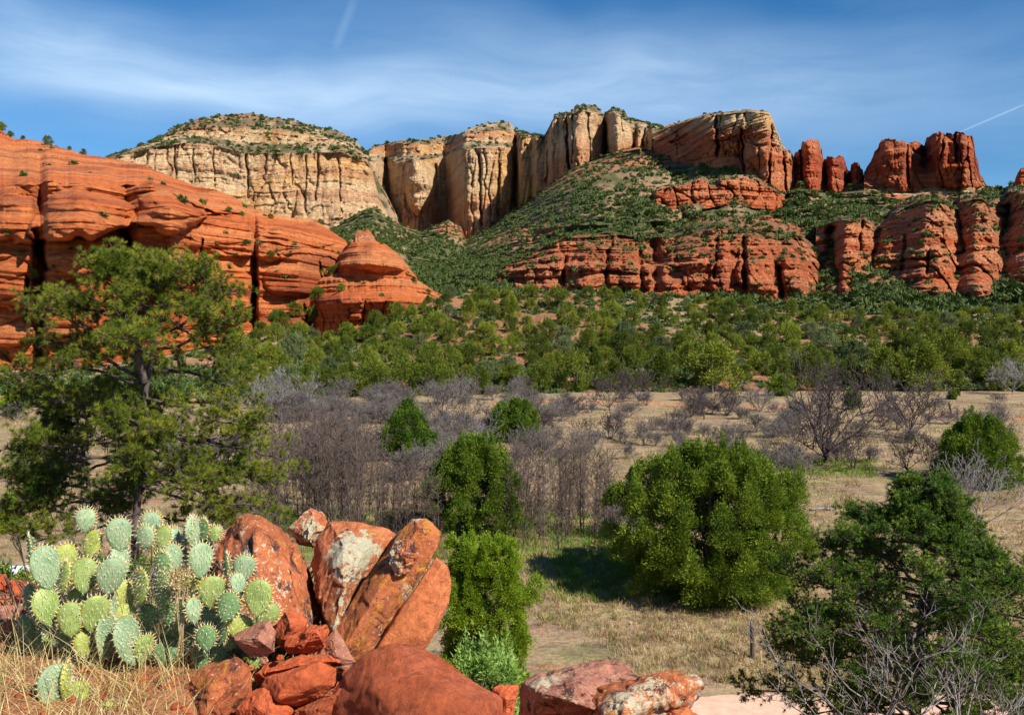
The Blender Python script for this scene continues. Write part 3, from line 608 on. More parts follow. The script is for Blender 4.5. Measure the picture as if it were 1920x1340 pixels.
relief('upper_ledges', 1270, 1545, 1.5, [
    ([(1270, 432), (1400, 432), (1545, 452)], [(1270, 660), (1545, 640)], dict(rb, ts=1.0, per=5, c='red', veg=.5, ja=2)),
    ([(1270, 425), (1290, 416), (1340, 410), (1400, 408), (1440, 404), (1500, 425), (1545, 445)], [(1270, 720), (1545, 700)], {}),
], 717, M['redcliff'], 'thin pale red ledges above the main cliff band', 'cliff', vegsize=(1.8, 3.2), edge=25)
BD = [(1530, 520), (1556, 505), (1572, 455), (1592, 448), (1610, 462), (1642, 472), (1680, 462), (1704, 458), (1725, 438), (1752, 430), (1780, 436), (1797, 458), (1812, 442), (1835, 434), (1862, 442), (1882, 466), (1900, 440), (1945, 428)]
BE = [(1530, 575), (1560, 548), (1580, 500), (1602, 505), (1640, 520), (1680, 512), (1728, 482), (1762, 476), (1798, 506), (1830, 480), (1862, 486), (1886, 512), (1920, 480), (1945, 474)]
BF = [(1530, 600), (1566, 575), (1584, 530), (1602, 536), (1640, 555), (1680, 540), (1735, 506), (1772, 508), (1800, 535), (1828, 506), (1856, 512), (1886, 545), (1920, 505), (1945, 500)]
BG = [(1530, 640), (1566, 610), (1584, 565), (1602, 568), (1640, 600), (1672, 575), (1704, 570), (1735, 540), (1760, 532), (1782, 545), (1800, 570), (1818, 540), (1838, 530), (1860, 548), (1882, 580), (1905, 535), (1945, 525)]
ad_ = lambda a, d: [(x, y+d) for x, y in a]
relief('buttress_cliffs', 1530, 1945, 1.4, [
    ([(1530, 592), (1580, 606), (1640, 588), (1700, 575), (1760, 580), (1800, 562), (1870, 550), (1945, 560)], ad_(BD, -8), dict(rb, ja=5, jx=18, jz=24, band=4, fb=11, fs=.03, per=12)),
    ([(1530, 500), (1580, 505), (1640, 500), (1700, 485), (1760, 478), (1800, 470), (1870, 462), (1945, 455)], BE, dict(rb, ja=5, jx=16, jz=16, veg=.5, ts=1, band=4, fb=12, fs=.03, per=9)),
    ([(1530, 460), (1580, 455), (1640, 462), (1700, 440), (1760, 425), (1800, 425), (1870, 415), (1945, 405)], BF, dict(rb, ja=4, jx=14, jz=14, veg=.6, ts=1, band=4, fb=12, fs=.03, per=8)),
    ([(1530, 425), (1560, 420), (1580, 413), (1600, 414), (1620, 410), (1640, 427), (1660, 418), (1680, 399), (1720, 380), (1760, 376), (1790, 392), (1800, 376), (1840, 373), (1855, 382), (1875, 374), (1890, 362), (1945, 355)], BG, dict(c='veg', veg=1.3)),
    ([(1530, 421), (1560, 410), (1580, 402), (1600, 403), (1620, 399), (1640, 415), (1660, 404), (1680, 384), (1720, 364), (1760, 360), (1790, 378), (1800, 362), (1840, 359), (1855, 368), (1875, 360), (1890, 349), (1945, 344)], ad_(BG, 100), {}),
], 808, M['redcliff'], 'terraced red buttresses split by dark gullies at the right', 'cliff', vegsize=(1.8, 3.8), jag=2.5, sd=9,
    cracks=(([(1560, 425), (1550, 560)], 9, 32), ([(1700, 440), (1690, 510)], 4, 9), ([(1790, 380), (1808, 470)], 4, 14), ([(1892, 385), (1874, 460)], 5, 18), ([(1650, 430), (1630, 510)], 7, 16), ([(1742, 470), (1738, 510)], 2, 10), ([(1616, 410), (1612, 470)], 3, 16)))
# -- great sandstone domes on the left
DS = [(-20, 265), (60, 262), (75, 275), (90, 258), (150, 255), (225, 275), (235, 282), (260, 268), (320, 265), (380, 285), (470, 290), (478, 300), (485, 288), (560, 295), (600, 320), (660, 345)]
sr = dict(c='orange', per=7, ts=.9, lip=.7, fb=2.4, fs=.04, ja=.0, jx=30, jz=14, band=1.7, dip=.12, veg=.02)
DOME1 = relief('sandstone_dome', -20, 668, 1.3, [
    ([(-20, 710), (60, 700), (200, 690), (430, 640), (560, 630), (668, 640)], up_(DS, -8), dict(sr, c='orange', veg=.05, per=4.5, dip=.0, ja=1.2)),
    ([(-20, 600), (75, 590), (200, 560), (400, 560), (480, 600), (600, 570), (668, 580)], DS, dict(sr, c='orange', dip=.02, per=6, lip=1.1, ja=2.0, jx=26, jz=9)),
    ([(-20, 480), (60, 480), (150, 470), (230, 440), (330, 430), (420, 480), (480, 480), (560, 470), (620, 480), (668, 500)], up_(DS, 6), dict(sr, dip=.06, ja=1.8, jx=30, jz=8, lip=.9)),
    ([(-20, 345), (60, 350), (100, 340), (200, 345), (300, 350), (400, 400), (470, 420), (560, 440), (620, 450), (668, 470)], [(x, y+38) for x, y in DS], dict(sr, dip=.10, ts=.7, ja=1.0)),
    ([(-20, 238), (0, 243), (25, 260), (60, 262), (100, 272), (160, 290), (215, 298), (270, 310), (330, 335), (370, 350), (400, 355), (440, 370), (475, 392), (520, 402), (545, 408), (590, 412), (620, 432), (640, 446), (668, 466)], [(-20, 470), (100, 440), (300, 400), (450, 360), (560, 370), (668, 420)], {}),
], 909, M['redrock'], 'huge rounded orange red sandstone domes with banded layers at the left', 'rock dome', jag=.8, vegsize=(1.4, 2.6), vegmul=1.0, back=60,
    bulges=((150, 425, 92, 80, 14, 34), (318, 415, 84, 62, 12, 28), (20, 435, 66, 85, 22, 14), (470, 455, 110, 60, 26, 9), (140, 505, 66, 40, 8, 8), (560, 520, 80, 50, 30, 8), (20, 565, 60, 70, 12, 8), (290, 545, 100, 60, 20, 6), (420, 575, 60, 80, 30, 5), (100, 600, 60, 70, 60, 6), (150, 345, 140, 40, 30, 5), (390, 395, 120, 40, 14, 8), (560, 450, 70, 36, 14, 6), (260, 490, 60, 30, 6, 5), (30, 640, 50, 40, 10, 6)),
    cracks=(([(66, 430), (74, 470), (88, 505)], 6, 16), ([(228, 428), (250, 470)], 7, 18), ([(478, 530), (470, 600)], 4, 26), ([(380, 450), (372, 500)], 2, 7), ([(50, 520), (48, 600)], 3, 9), ([(600, 490), (604, 540)], 2, 6)))
DOME2 = relief('rock_shelf', 575, 842, 1.3, [
    ([(575, 660), (620, 650), (700, 630), (842, 600)], [(575, 312), (605, 288), (640, 270), (740, 268), (842, 310)], dict(sr, c='orange', ja=2.0, jx=9, jz=14, ja2=.8, jx2=3, jz2=2, per=4, dip=0, lip=.9, band=1.2)),
    ([(575, 574), (600, 566), (650, 562), (700, 563), (770, 560), (800, 559), (842, 570)], [(575, 310), (605, 286), (640, 266), (740, 264), (800, 300), (842, 335)], dict(sr, per=3, dip=.0, band=1.0, ts=.6)),
    ([(575, 545), (620, 540), (700, 538), (770, 540), (842, 562)], [(575, 318), (605, 300), (640, 285), (740, 284), (800, 315), (842, 340)], dict(sr, per=2.5, dip=.0, band=1.2, ts=.9, veg=.1)),
    ([(575, 506), (620, 504), (640, 508), (700, 512), (760, 514), (790, 529), (812, 544), (842, 558)], [(575, 350), (605, 335), (640, 322), (740, 322), (800, 345), (842, 370)], {}),
], 919, M['redrock'], 'broad orange rock shelf over a dark undercut wall, below the small dome', 'rock ledge', jag=1.2, vegsize=(1.2, 2.2), back=60, sd=6)
DOME3 = relief('small_dome', 624, 782, 1.2, [
    ([(624, 525), (700, 528), (782, 530)], [(624, 325), (640, 308), (670, 298), (720, 300), (760, 312), (782, 335)], dict(sr, per=4, dip=.05, band=.8)),
    ([(624, 506), (640, 500), (700, 498), (750, 502), (782, 524)], [(624, 328), (640, 310), (670, 299), (720, 301), (760, 314), (782, 338)], dict(sr, per=4, dip=.05, band=.9)),
    ([(624, 500), (630, 484), (642, 470), (652, 459), (668, 453), (700, 451), (722, 457), (742, 472), (758, 488), (768, 503), (782, 520)], [(624, 350), (660, 335), (700, 335), (760, 345), (782, 360)], {}),
], 921, M['redrock'], 'small smooth orange dome sitting on the broad rock shelf', 'rock dome', jag=.8, vegsize=(1.2, 2.2), back=30, bulges=((700, 490, 62, 36, 14, 6),))
relief('rock_knob', 655, 712, 1.2, [
    ([(655, 464), (712, 464)], cst(332), dict(c='red', ja=2, jx=4, jz=7, fb=1, per=3, ts=.5, lip=.8)),
    ([(655, 450), (664, 447), (666, 436), (678, 432), (690, 430), (700, 441), (704, 450), (712, 458)], cst(368), {}),
], 929, M['redcliff'], 'small red rock knob on top of the smaller dome', 'rock', back=12)
# -- brushy foothill
HT = [(-20, 705), (200, 690), (400, 655), (480, 628), (520, 612), (560, 612), (600, 640), (650, 625), (720, 598), (800, 565), (850, 550), (900, 550), (1000, 552), (1100, 545), (1200, 558), (1290, 560), (1400, 572), (1500, 586), (1600, 590), (1700, 592), (1935, 585)]
FL = [(-20, 762), (500, 750), (700, 742), (900, 738), (1200, 733), (1500, 730), (1936, 730)]
foot = dict(c='soil', per=3.2, ts=.6, fb=1.6, fs=.05, veg=0, lip=.4, gul=1.5)
HILL = relief('foothill', -20, 1936, 2.5, [
    ([(x, y+9) for x, y in FL], [(x, -EYE/float(kz(y))-3) for x, y in FL], dict(foot, fb=.2, gul=0, ts=0)),
    ([(x, y-1.5) for x, y in FL], [(x, -EYE/float(kz(y))+1) for x, y in FL], dict(foot, fb=1.0)),
    ([(-20, 735), (500, 690), (700, 670), (900, 640), (1200, 640), (1500, 660), (1936, 660)], [(-20, 160), (500, 175), (700, 180), (900, 190), (1200, 190), (1500, 190), (1936, 190)], dict(foot)),
    (HT, [(-20, 200), (500, 215), (700, 225), (850, 240), (1100, 245), (1500, 245), (1936, 250)], {}),
], 1010, M['slope'], 'reddish foothill dotted with junipers at the edge of the meadow', 'hillside', jag=.5, back=60)
print('relief', time.time()-T0)

# ---------------------------------------------------------------- foliage and branch mesh builders
def rand_unit(rng, n):
    v = rng.normal(size=(n, 3)); return v/np.linalg.norm(v, axis=1, keepdims=True)
def leaves(P, size, rng, D=None, stretch=1.6, jit=.7):
    """triangles at points P; D preferred direction"""
    n = len(P); r = rand_unit(rng, n)
    if D is None: d = r
    else: d = D+r*jit; d /= np.linalg.norm(d, axis=1, keepdims=True)
    s = np.cross(d, rand_unit(rng, n)); s /= np.linalg.norm(s, axis=1, keepdims=True)+1e-9
    L_ = (size*rng.uniform(.7, 1.3, n))[:, None] if np.ndim(size) == 0 else (size*rng.uniform(.7, 1.3, n))[:, None]
    a = P-s*L_*.36-d*L_*.3; b = P+s*L_*.36-d*L_*.3; c = P+d*L_*stretch*.75
    V = np.stack([a, b, c], 1).reshape(-1, 3)
    return V, np.arange(3*n).reshape(-1, 3)
def merge(parts):
    V = []; Fs = []; n = 0
    for v, f in parts:
        V.append(v); Fs.append(np.asarray(f)+n); n += len(v)
    return np.concatenate(V), Fs
def tubes(paths, sides=5):
    """paths: list of (pts (k,3), radii (k))"""
    V = []; Fq = []; n = 0
    ang = np.linspace(0, 2*math.pi, sides, endpoint=False)
    for p, r in paths:
        p = np.asarray(p, float); r = np.asarray(r, float); k = len(p)
        t = np.gradient(p, axis=0); t /= np.linalg.norm(t, axis=1, keepdims=True)+1e-9
        ref = np.array([0, 0, 1.]) if abs(t[0, 2]) < .9 else np.array([1., 0, 0])
        a = np.cross(t, ref); a /= np.linalg.norm(a, axis=1, keepdims=True)+1e-9; b = np.cross(t, a)
        ring = p[:, None]+r[:, None, None]*(np.cos(ang)[None, :, None]*a[:, None]+np.sin(ang)[None, :, None]*b[:, None])
        V.append(ring.reshape(-1, 3))
        i = np.arange(k-1)[:, None]*sides+np.arange(sides)[None]; j = np.arange(k-1)[:, None]*sides+(np.arange(sides)[None]+1) % sides
        Fq.append((np.stack([i, j, j+sides, i+sides], -1).reshape(-1, 4))+n); n += k*sides
    return np.concatenate(V), np.concatenate(Fq)
def bez(p, n, rng, wob):
    """smooth a list of points into n points with some wobble"""
    p = np.asarray(p, float); s = np.concatenate([[0], np.cumsum(np.linalg.norm(np.diff(p, axis=0), axis=1))]); q = np.linspace(0, s[-1], n)
    o = np.stack([np.interp(q, s, p[:, i]) for i in range(3)], -1)
    for _ in range(2): o[1:-1] = .5*o[1:-1]+.25*(o[:-2]+o[2:])
    w_ = rng.normal(size=o.shape)*wob; w_[0] = 0; w_ = np.cumsum(w_, 0)*.5; w_ -= np.linspace(0, 1, n)[:, None]*w_[-1]*.5
    return o+w_
def branch(start, d, length, r0, rng, curl=.25, upw=.1, n=6):
    p = [np.array(start, float)]; d = np.array(d, float); d /= np.linalg.norm(d)
    for i in range(n-1):
        d = d+rng.normal(size=3)*curl*.5+np.array([0, 0, upw]); d /= np.linalg.norm(d); p.append(p[-1]+d*length/(n-1))
    return np.array(p), np.linspace(r0, max(r0*.25, .004), n)
def crown_shape(name, rng, W, H, n, leaf, mat_, kind='round', lobes=40, z0=0.06):
    """crown as clumps of small leaf faces; W full width, H height"""
    cs = []
    for i in range(lobes):
        a = rng.uniform(0, 2*math.pi); t = rng.uniform(0, 1)**.85
        if kind == 'cone': rr = (1-t**1.25)*.5*W*(1.0 if t > .12 else .8)
        elif kind == 'column': rr = .5*W*(.9+.1*math.sin(t*9))*(1 if t < .8 else .8)
        elif kind == 'dome': rr = math.sqrt(max(0, 1-(t*.98)**2.3))*.5*W
        else: rr = math.sqrt(max(0, 1-abs(t*2-.9)**2.2/1.25))*.5*W
        ir = rng.uniform(.55, .92) if rng.random() < .75 else rng.uniform(.1, .5)
        if kind == 'column': ir = rng.uniform(.5, .95)*(1 if t < .8 else 1-.35*rng.random())
        cs.append((math.cos(a)*rr*ir, math.sin(a)*rr*ir, z0*H+t*H*.88, a, rr, t))
    Vs = []
    per = n//lobes
    for (x, y, z, a, rr, t) in cs:
        rad = min(W, H)*rng.uniform(.55, 1.0)*1.08/lobes**.40*(1.0 if t < .8 else .75); hh = rad*rng.uniform(1.2, 2.3)
        if rng.random() < .22: rad *= .6; hh *= 1.7
        d = rand_unit(rng, per); d[:, 2] = np.abs(d[:, 2])*1.0-.25
        rads = rng.uniform(.25, 1.0, per)**.6*np.where(rng.random(per) < .12, 1.35, 1)
        # pointed top of each clump
        taper = 1-.55*np.clip(d[:, 2], 0, 1)
        p = np.stack([x+d[:, 0]*rad*rads*taper, y+d[:, 1]*rad*rads*taper, z+d[:, 2]*hh*rads], -1)
        out = d+np.array([math.cos(a)*.4, math.sin(a)*.4, .6]); out /= np.linalg.norm(out, axis=1, keepdims=True)
        Vs.append(leaves(p, leaf, rng, out, 1.9, .6))
    V, Fs = merge(Vs)
    return V, np.concatenate(Fs)
def juniper(name, label, base, W, H, n, leaf, kind, seed, lobes=60, group=None, m='juniper', trunk=True, z0=.06, twigs=40, cat='juniper tree', stems=4):
    rng = np.random.default_rng(seed)
    t = thing(name, label, cat, base, group)
    V, Fc = crown_shape('crown', rng, W, H, n, leaf, None, kind, lobes, z0)
    obj('crown', newmesh('crown', V, Fc, M[m]), t)
    pa = []
    for i in range(stems):
        a = rng.uniform(0, 6.28); r = W*.03
        tip = np.array([math.cos(a)*W*rng.uniform(.05, .25), math.sin(a)*W*rng.uniform(.05, .25), H*rng.uniform(.55, .85)])
        p = bez([(math.cos(a)*r, math.sin(a)*r, -.3), (math.cos(a)*W*.06, math.sin(a)*W*.06, H*.25), tip], 10, rng, .04*W/4); pa.append((p, np.linspace(W*.028+.03, .03, 10)))
        for k in range(twigs//stems):
            j = rng.integers(2, 9); a2 = rng.uniform(0, 6.28)
            pa.append(branch(p[j], (math.cos(a2), math.sin(a2), .35), W*rng.uniform(.2, .42)*(1-j/13), .02+W*.004, rng, .35, .05, 7))
    obj('trunk', newmesh('trunk', *tubes(pa, 5), M['bark'], True), t)
    return t

# ---------------------------------------------------------------- far scrub (nobody could count it)
def far_scrub():
    rng = np.random.default_rng(4)
    protos = []
    for k in range(6):
        n = 46
        d = rand_unit(rng, n); d[:, 2] = np.abs(d[:, 2])
        P = d*rng.uniform(.35, .6, n)[:, None]*np.array([1, 1, .9]); P += .14*np.sign(P)*0
        protos.append(leaves(P, .42, rng, d, 1.2, 1.0))
    for pts, sz, nm in VEG:
        if len(pts) == 0: continue
        ch = rng.integers(0, 6, len(pts)); Vs = []; Fs = []; nn = 0
        for k in range(6):
            m = ch == k; p = pts[m]; s = sz[m]
            if len(p) == 0: continue
            v, f = protos[k]
            hz = rng.uniform(.7, 1.15, len(p))
            VV = v[None]*s[:, None, None]*np.stack([np.ones(len(p)), np.ones(len(p)), hz], -1)[:, None]+p[:, None]
            Vs.append(VV.reshape(-1, 3)); Fs.append((f[None]+(np.arange(len(p))*len(v))[:, None, None]).reshape(-1, 3)+nn); nn += len(p)*len(v)
        obj('scrub', newmesh('scrub', np.concatenate(Vs), np.concatenate(Fs), M['farveg']), label='dark green scrub clinging to the %s' % nm.replace('_', ' '), cat='scrub', kind='stuff')
        print(nm, len(pts))
far_scrub()
# low scrub between the foothill junipers
def hill_scrub():
    rng = np.random.default_rng(44)
    W = HILL['W']; Vv = HILL['V']; nv, nu = W.shape[:2]
    P = []; 
    for _ in range(5600):
        i = rng.integers(2, nv-1); j = rng.integers(0, nu)
        if fbm(np.array([W[i, j, 0]*.045]), np.array([W[i, j, 1]*.045]), seed=77)[0] > .12 and rng.random() < .8: continue
        P.append(W[i, j])
    P = np.array(P); P[:, :2] += rng.uniform(-.4, .4, (len(P), 2))
    for (frac, m, lab, s0, s1) in (((0, .62), 'farveg', 'low dark green brush filling the foothill between the junipers', .9, 2.4), ((.62, 1), 'hillgrey', 'low grey green brush on the foothill between the junipers', .7, 2.0)):
        p = P[int(frac[0]*len(P)):int(frac[1]*len(P))]; n = 60
        d = rand_unit(rng, n); d[:, 2] = np.abs(d[:, 2]); v, f = leaves(d*rng.uniform(.3, .55, n)[:, None]*np.array([1, 1, .75]), .27, rng, d, 1.3, 1.0)
        s = rng.uniform(s0, s1, len(p)); ang = rng.uniform(0, 6.28, len(p)); c, s_ = np.cos(ang), np.sin(ang)
        X = v[None, :, 0]*c[:, None]-v[None, :, 1]*s_[:, None]; Y = v[None, :, 0]*s_[:, None]+v[None, :, 1]*c[:, None]; Z = v[None, :, 2]+0*X
        VV = np.stack([X, Y, Z], -1)*s[:, None, None]+p[:, None]
        obj('brush', newmesh('brush', VV.reshape(-1, 3), (f[None]+(np.arange(len(p))*len(v))[:, None, None]).reshape(-1, 3), M[m]), label=lab, cat='brush', kind='stuff')
hill_scrub()
# foothill junipers: individuals
def hill_pt(px, py):
    U, V_ = HILL['U'], HILL['V']; j = int(np.clip(round((px-U[0, 0])/2.5), 0, U.shape[1]-1))
    i = int(np.argmin(np.abs(V_[:, j]-py))); return HILL['W'][i, j]
def foothill_trees():
    rng = np.random.default_rng(12); protos = []
    for k in range(9):
        kind = ['round', 'dome', 'cone', 'round', 'round', 'dome', 'round', 'round', 'dome'][k]; m = 'hilljun' if k < 8 else 'hillgrey'
        W_ = 5.0; H_ = {'round': 4.3, 'dome': 4.1, 'cone': 5.0}[kind]
        V, Fc = crown_shape('c', rng, W_, H_, 9500, .125, None, kind, 60, .0)
        pa = []
        for i in range(4):
            a = rng.uniform(0, 6.28); pa.append((bez([(0, 0, -.8), (math.cos(a)*.4, math.sin(a)*.4, 1.2), (math.cos(a)*1.2, math.sin(a)*1.2, 3.0)], 6, rng, .08), np.linspace(.16, .03, 6)))
        tv, tf = tubes(pa, 4); nV = len(V)
        me = newmesh('juniper_tree', np.concatenate([V, tv]), [Fc, tf+nV], [M[m], M['bark']], midx=[0]*len(Fc)+[1]*len(tf))
        protos.append(me)
    # explicit large ones along the foot (px, base py, width px)
    ex = [(1335, 728, 120), (1240, 728, 75), (1150, 732, 70), (1660, 728, 100), (1735, 728, 110), (1520, 725, 90), (1470, 722, 70), (1080, 730, 80), (1010, 735, 70), (905, 738, 60), (820, 735, 80), (760, 742, 90),
          (700, 745, 85), (610, 735, 60), (650, 745, 60), (560, 745, 60), (495, 742, 60), (1590, 720, 60), (1890, 700, 70), (1830, 700, 70), (1300, 690, 70), (1190, 690, 60), (1040, 695, 60), (950, 700, 55), (880, 690, 60), (840, 700, 60),
          (1600, 680, 65), (1780, 690, 75), (1430, 700, 60), (1398, 715, 42), (930, 665, 50), (800, 690, 55), (745, 690, 50), (690, 700, 55), (640, 690, 50), (590, 690, 45), (1145, 600, 48), (1045, 578, 52), (1230, 640, 42), (1330, 640, 50), (1480, 650, 55), (1550, 660, 60), (1700, 670, 60), (1860, 660, 60), (700, 660, 40), (880, 600, 45), (960, 600, 50), (820, 620, 45), (910, 640, 45)]
    P = []
    occ = []
    for (x, y, w_) in ex: P.append((x, y, w_, True)); occ.append((x, y, w_))
    tries = 0
    while len(P) < 275 and tries < 60000:
        tries += 1
        x = rng.uniform(430, 1930); ht = float(np.interp(x, *zip(*HT))); y = rng.uniform(ht+4, 735)
        dens = 1.0
        if 930 < x < 1300 and 560 < y < 640 and rng.random() < .75: continue
        t = (y-550)/190.; w_ = (24+30*max(0, t))*rng.uniform(.75, 1.3)
        if any(abs(x-a)*1.0 < .33*(w_+c) and abs(y-b) < .17*(w_+c) for a, b, c in occ): continue
        occ.append((x, y, w_)); P.append((x, y, w_, False))
    zones = (('on the lower foothill', 690), ('halfway up the foothill', 625), ('near the foothill top', 0))
    for (x, y, w_, big) in P:
        p = hill_pt(x, y); k = int(rng.integers(0, 9)) if not (x == 1398) else 0
        s = w_*p[1]/F/5.0
        z = next(zn for zn, lim in zones if y >= lim)
        tint = 'greyish green' if k == 8 else 'bushy green'
        shape = 'conical' if k == 2 else 'rounded'
        side = 'beside the orange domes' if x < 800 else ('below the broken cliff band' if x < 1500 else 'below the red buttresses')
        o = obj('juniper_tree', protos[k], None, '%s %s juniper %s %s' % (tint, shape, z, side), 'juniper', '%s %s junipers %s %s' % (tint, shape, z, side))
        o.location = (p[0], p[1], p[2]-.25*s); o.rotation_euler = (0, 0, rng.uniform(0, 6.28)); o.scale = (s*rng.uniform(.92, 1.1), s*rng.uniform(.92, 1.1), s*rng.uniform(.8, 1.1))
    def surf(Rf, px, py):
        j = int(np.clip(round((px-Rf['U'][0, 0])/(Rf['U'][0, 1]-Rf['U'][0, 0])), 0, Rf['U'].shape[1]-1)); i = int(np.argmin(np.abs(Rf['V'][:, j]-py))); return Rf['W'][i, j]
    for (px, py, w_, Rf, lab) in ((604, 520, 22, DOME2, 'juniper in the notch left of the rock shelf'), (596, 560, 30, DOME2, 'lower juniper in the notch left of the rock shelf'), (618, 512, 16, DOME2, 'small juniper at the left tip of the rock shelf'), (590, 600, 34, DOME2, 'broad juniper at the foot of the notch between the domes'),
            (552, 590, 34, DOME1, 'juniper against the dark undercut wall right of the vertical cleft'), (520, 600, 26, DOME1, 'juniper at the wall foot right of the cleft'), (655, 460, 11, DOME3, 'tiny tree beside the rock knob'), (716, 457, 10, DOME3, 'tiny tree on top of the small orange dome'), (628, 512, 20, DOME2, 'dark juniper at the left foot of the small orange dome'), (652, 514, 15, DOME2, 'dark bush below the small orange dome'), (640, 545, 18, DOME2, 'shrubby juniper in the middle of the broad rock shelf'), (762, 517, 12, DOME2, 'small bush at the right foot of the small orange dome'), (775, 530, 14, DOME2, 'small tree on the right end of the rock shelf'), (545, 478, 10, DOME1, 'bush on the dome face right above the cleft'), (508, 482, 16, DOME1, 'dark bush at the top of the vertical cleft'),
            (4, 243, 22, DOME1, 'dark tree on the skyline at the top left corner of the dome'), (20, 256, 14, DOME1, 'second dark skyline tree from the left edge'), (91, 271, 20, DOME1, 'largest round tree on the skyline of the huge dome'), (44, 262, 9, DOME1, 'small skyline bush between two skyline trees on the dome'), (131, 281, 9, DOME1, 'thin tree on the dome skyline'), (157, 290, 13, DOME1, 'low skyline bush right of the thin tree on the dome'),
            (600, 412, 10, DOME1, 'bush on the crest right above the smaller dome'), (430, 398, 13, DOME1, 'bush on the upper slope of the huge dome'), (455, 405, 12, DOME1, 'bush right beside another on the upper slope of the dome'), (508, 410, 12, DOME1, 'bush near the lower crest of the huge dome'), (345, 492, 12, DOME1, 'bush in a crack of the dome behind the pine'), (60, 520, 22, DOME1, 'dark bush on a ledge left of the pine top')):
        p = surf(Rf, px, py); k = int(rng.choice([0, 1, 3, 5])); s = w_*p[1]/F/5.0
        o = obj('juniper_tree', protos[k], None, lab, 'juniper', 'trees growing on the orange domes'); o.location = (p[0], p[1]-.3, p[2]-.4*s); o.scale = (s, s, s); o.rotation_euler = (0, 0, rng.uniform(0, 6))
    print('hill trees', len(P))
foothill_trees()
print('hill', time.time()-T0)

# ---------------------------------------------------------------- junipers on the meadow
def place(px, py, top, wpx):
    p = gpt(px, py); k = p.y/F
    return (p.x, p.y, p.z-.05), wpx*k, (py-top)*k
for i, (px, py, top, wp, n, leaf, kind, lab, tw) in enumerate((
    (1328, 1108, 800, 400, 420000, .058, 'round', 'largest broad green juniper, in the meadow centre with its shadow to its left', 60),
    (765, 862, 742, 118, 60000, .09, 'cone', 'pointed bright green juniper standing behind the thicket of bare saplings', 30),
    (888, 1000, 826, 170, 100000, .07, 'dome', 'dark green domed juniper standing in front of the bare sapling thicket', 60),
    (964, 828, 742, 100, 32000, .11, 'round', 'round green juniper with dark bare bushes at its foot, mid meadow', 30),
    (1834, 908, 770, 172, 100000, .085, 'dome', 'dense dark green juniper at the right edge of the meadow', 40),
    (1598, 768, 724, 36, 5000, .17, 'cone', 'small pointed green juniper beside the red track', 12),
    (1466, 742, 702, 46, 6000, .18, 'round', 'small round juniper at the far edge of the meadow', 12),
    (1788, 748, 730, 26, 3000, .18, 'round', 'tiny round juniper at the far right of the meadow', 8))):
    b_, W_, H_ = place(px, py, top, wp)
    z0 = .0 if i not in (2,) else .12
    W_ *= (1.06, 1.32, 1.22, 1.1, 1.05, 1.1, 1.1, 1.1)[i]
    juniper('juniper_tree', lab, b_, W_, H_, n, leaf, kind, 300+i, lobes=(330, 130, 190, 90, 200, 30, 30, 18)[i], twigs=tw, z0=z0-.02)
juniper('juniper_bush', 'yellow green juniper bush right of the lichen covered slabs', (pt(908, 1180, 11).x, 11, float(ground_z(-.3, 11))-.1), 1.42, 2.74, 260000, .015, 'column', 331, lobes=300, m='brightjun', z0=.1, twigs=60)
juniper('leafy_shrub', 'small leafy light green shrub in front of the yellow green juniper', (pt(905, 1250, 8.2).x, 8.2, float(ground_z(-.3, 8.2))-.15), .95, 1.12, 9000, .028, 'round', 332, lobes=50, m='shrubleaf', z0=.0, twigs=60, cat='shrub', stems=6)
juniper('evergreen_shrub', 'dark green shrub at the left edge in front of the white car', (pt(12, 1060, 17).x, 17, float(ground_z(-9, 17))-.1), 2.0, 2.9, 14000, .07, 'dome', 333, lobes=30, m='pinyon', z0=.0, twigs=20, cat='shrub')
juniper('evergreen_shrub', 'yellowish shrub at the left edge above the pine limbs', (*gxy(2, 1000), 0), 1.7, 1.9, 6000, .09, 'round', 334, lobes=16, m='brightjun', z0=.0, twigs=12, cat='shrub')
juniper('evergreen_shrub', 'rounded green bush half hidden behind the pine, far left of the meadow', (*gxy(15, 780), 0), 3.5, 2.6, 5000, .17, 'round', 335, lobes=16, m='brightjun', z0=.0, twigs=12, cat='shrub')
for (px, Y, top, W_, lab) in ((95, 13.5, 1015, 1.9, 'dark green low shrub behind the leftmost cactus pads'), (235, 14.5, 1002, 1.8, 'dark green low shrub behind the middle cactus clump, at the pine trunk'), (352, 15.5, 985, 2.1, 'dark green low shrub between the pine trunk and the lichen boulder')):
    x = kx(px, top)*Y; gz = float(ground_z(x, Y)); juniper('evergreen_shrub', lab, (x, Y, gz-.1), W_, EYE+kz(top)*Y-gz, 30000, .04, 'column', int(px), lobes=70, m='pinyon', z0=0, twigs=30, cat='shrub')
print('junipers', time.time()-T0)

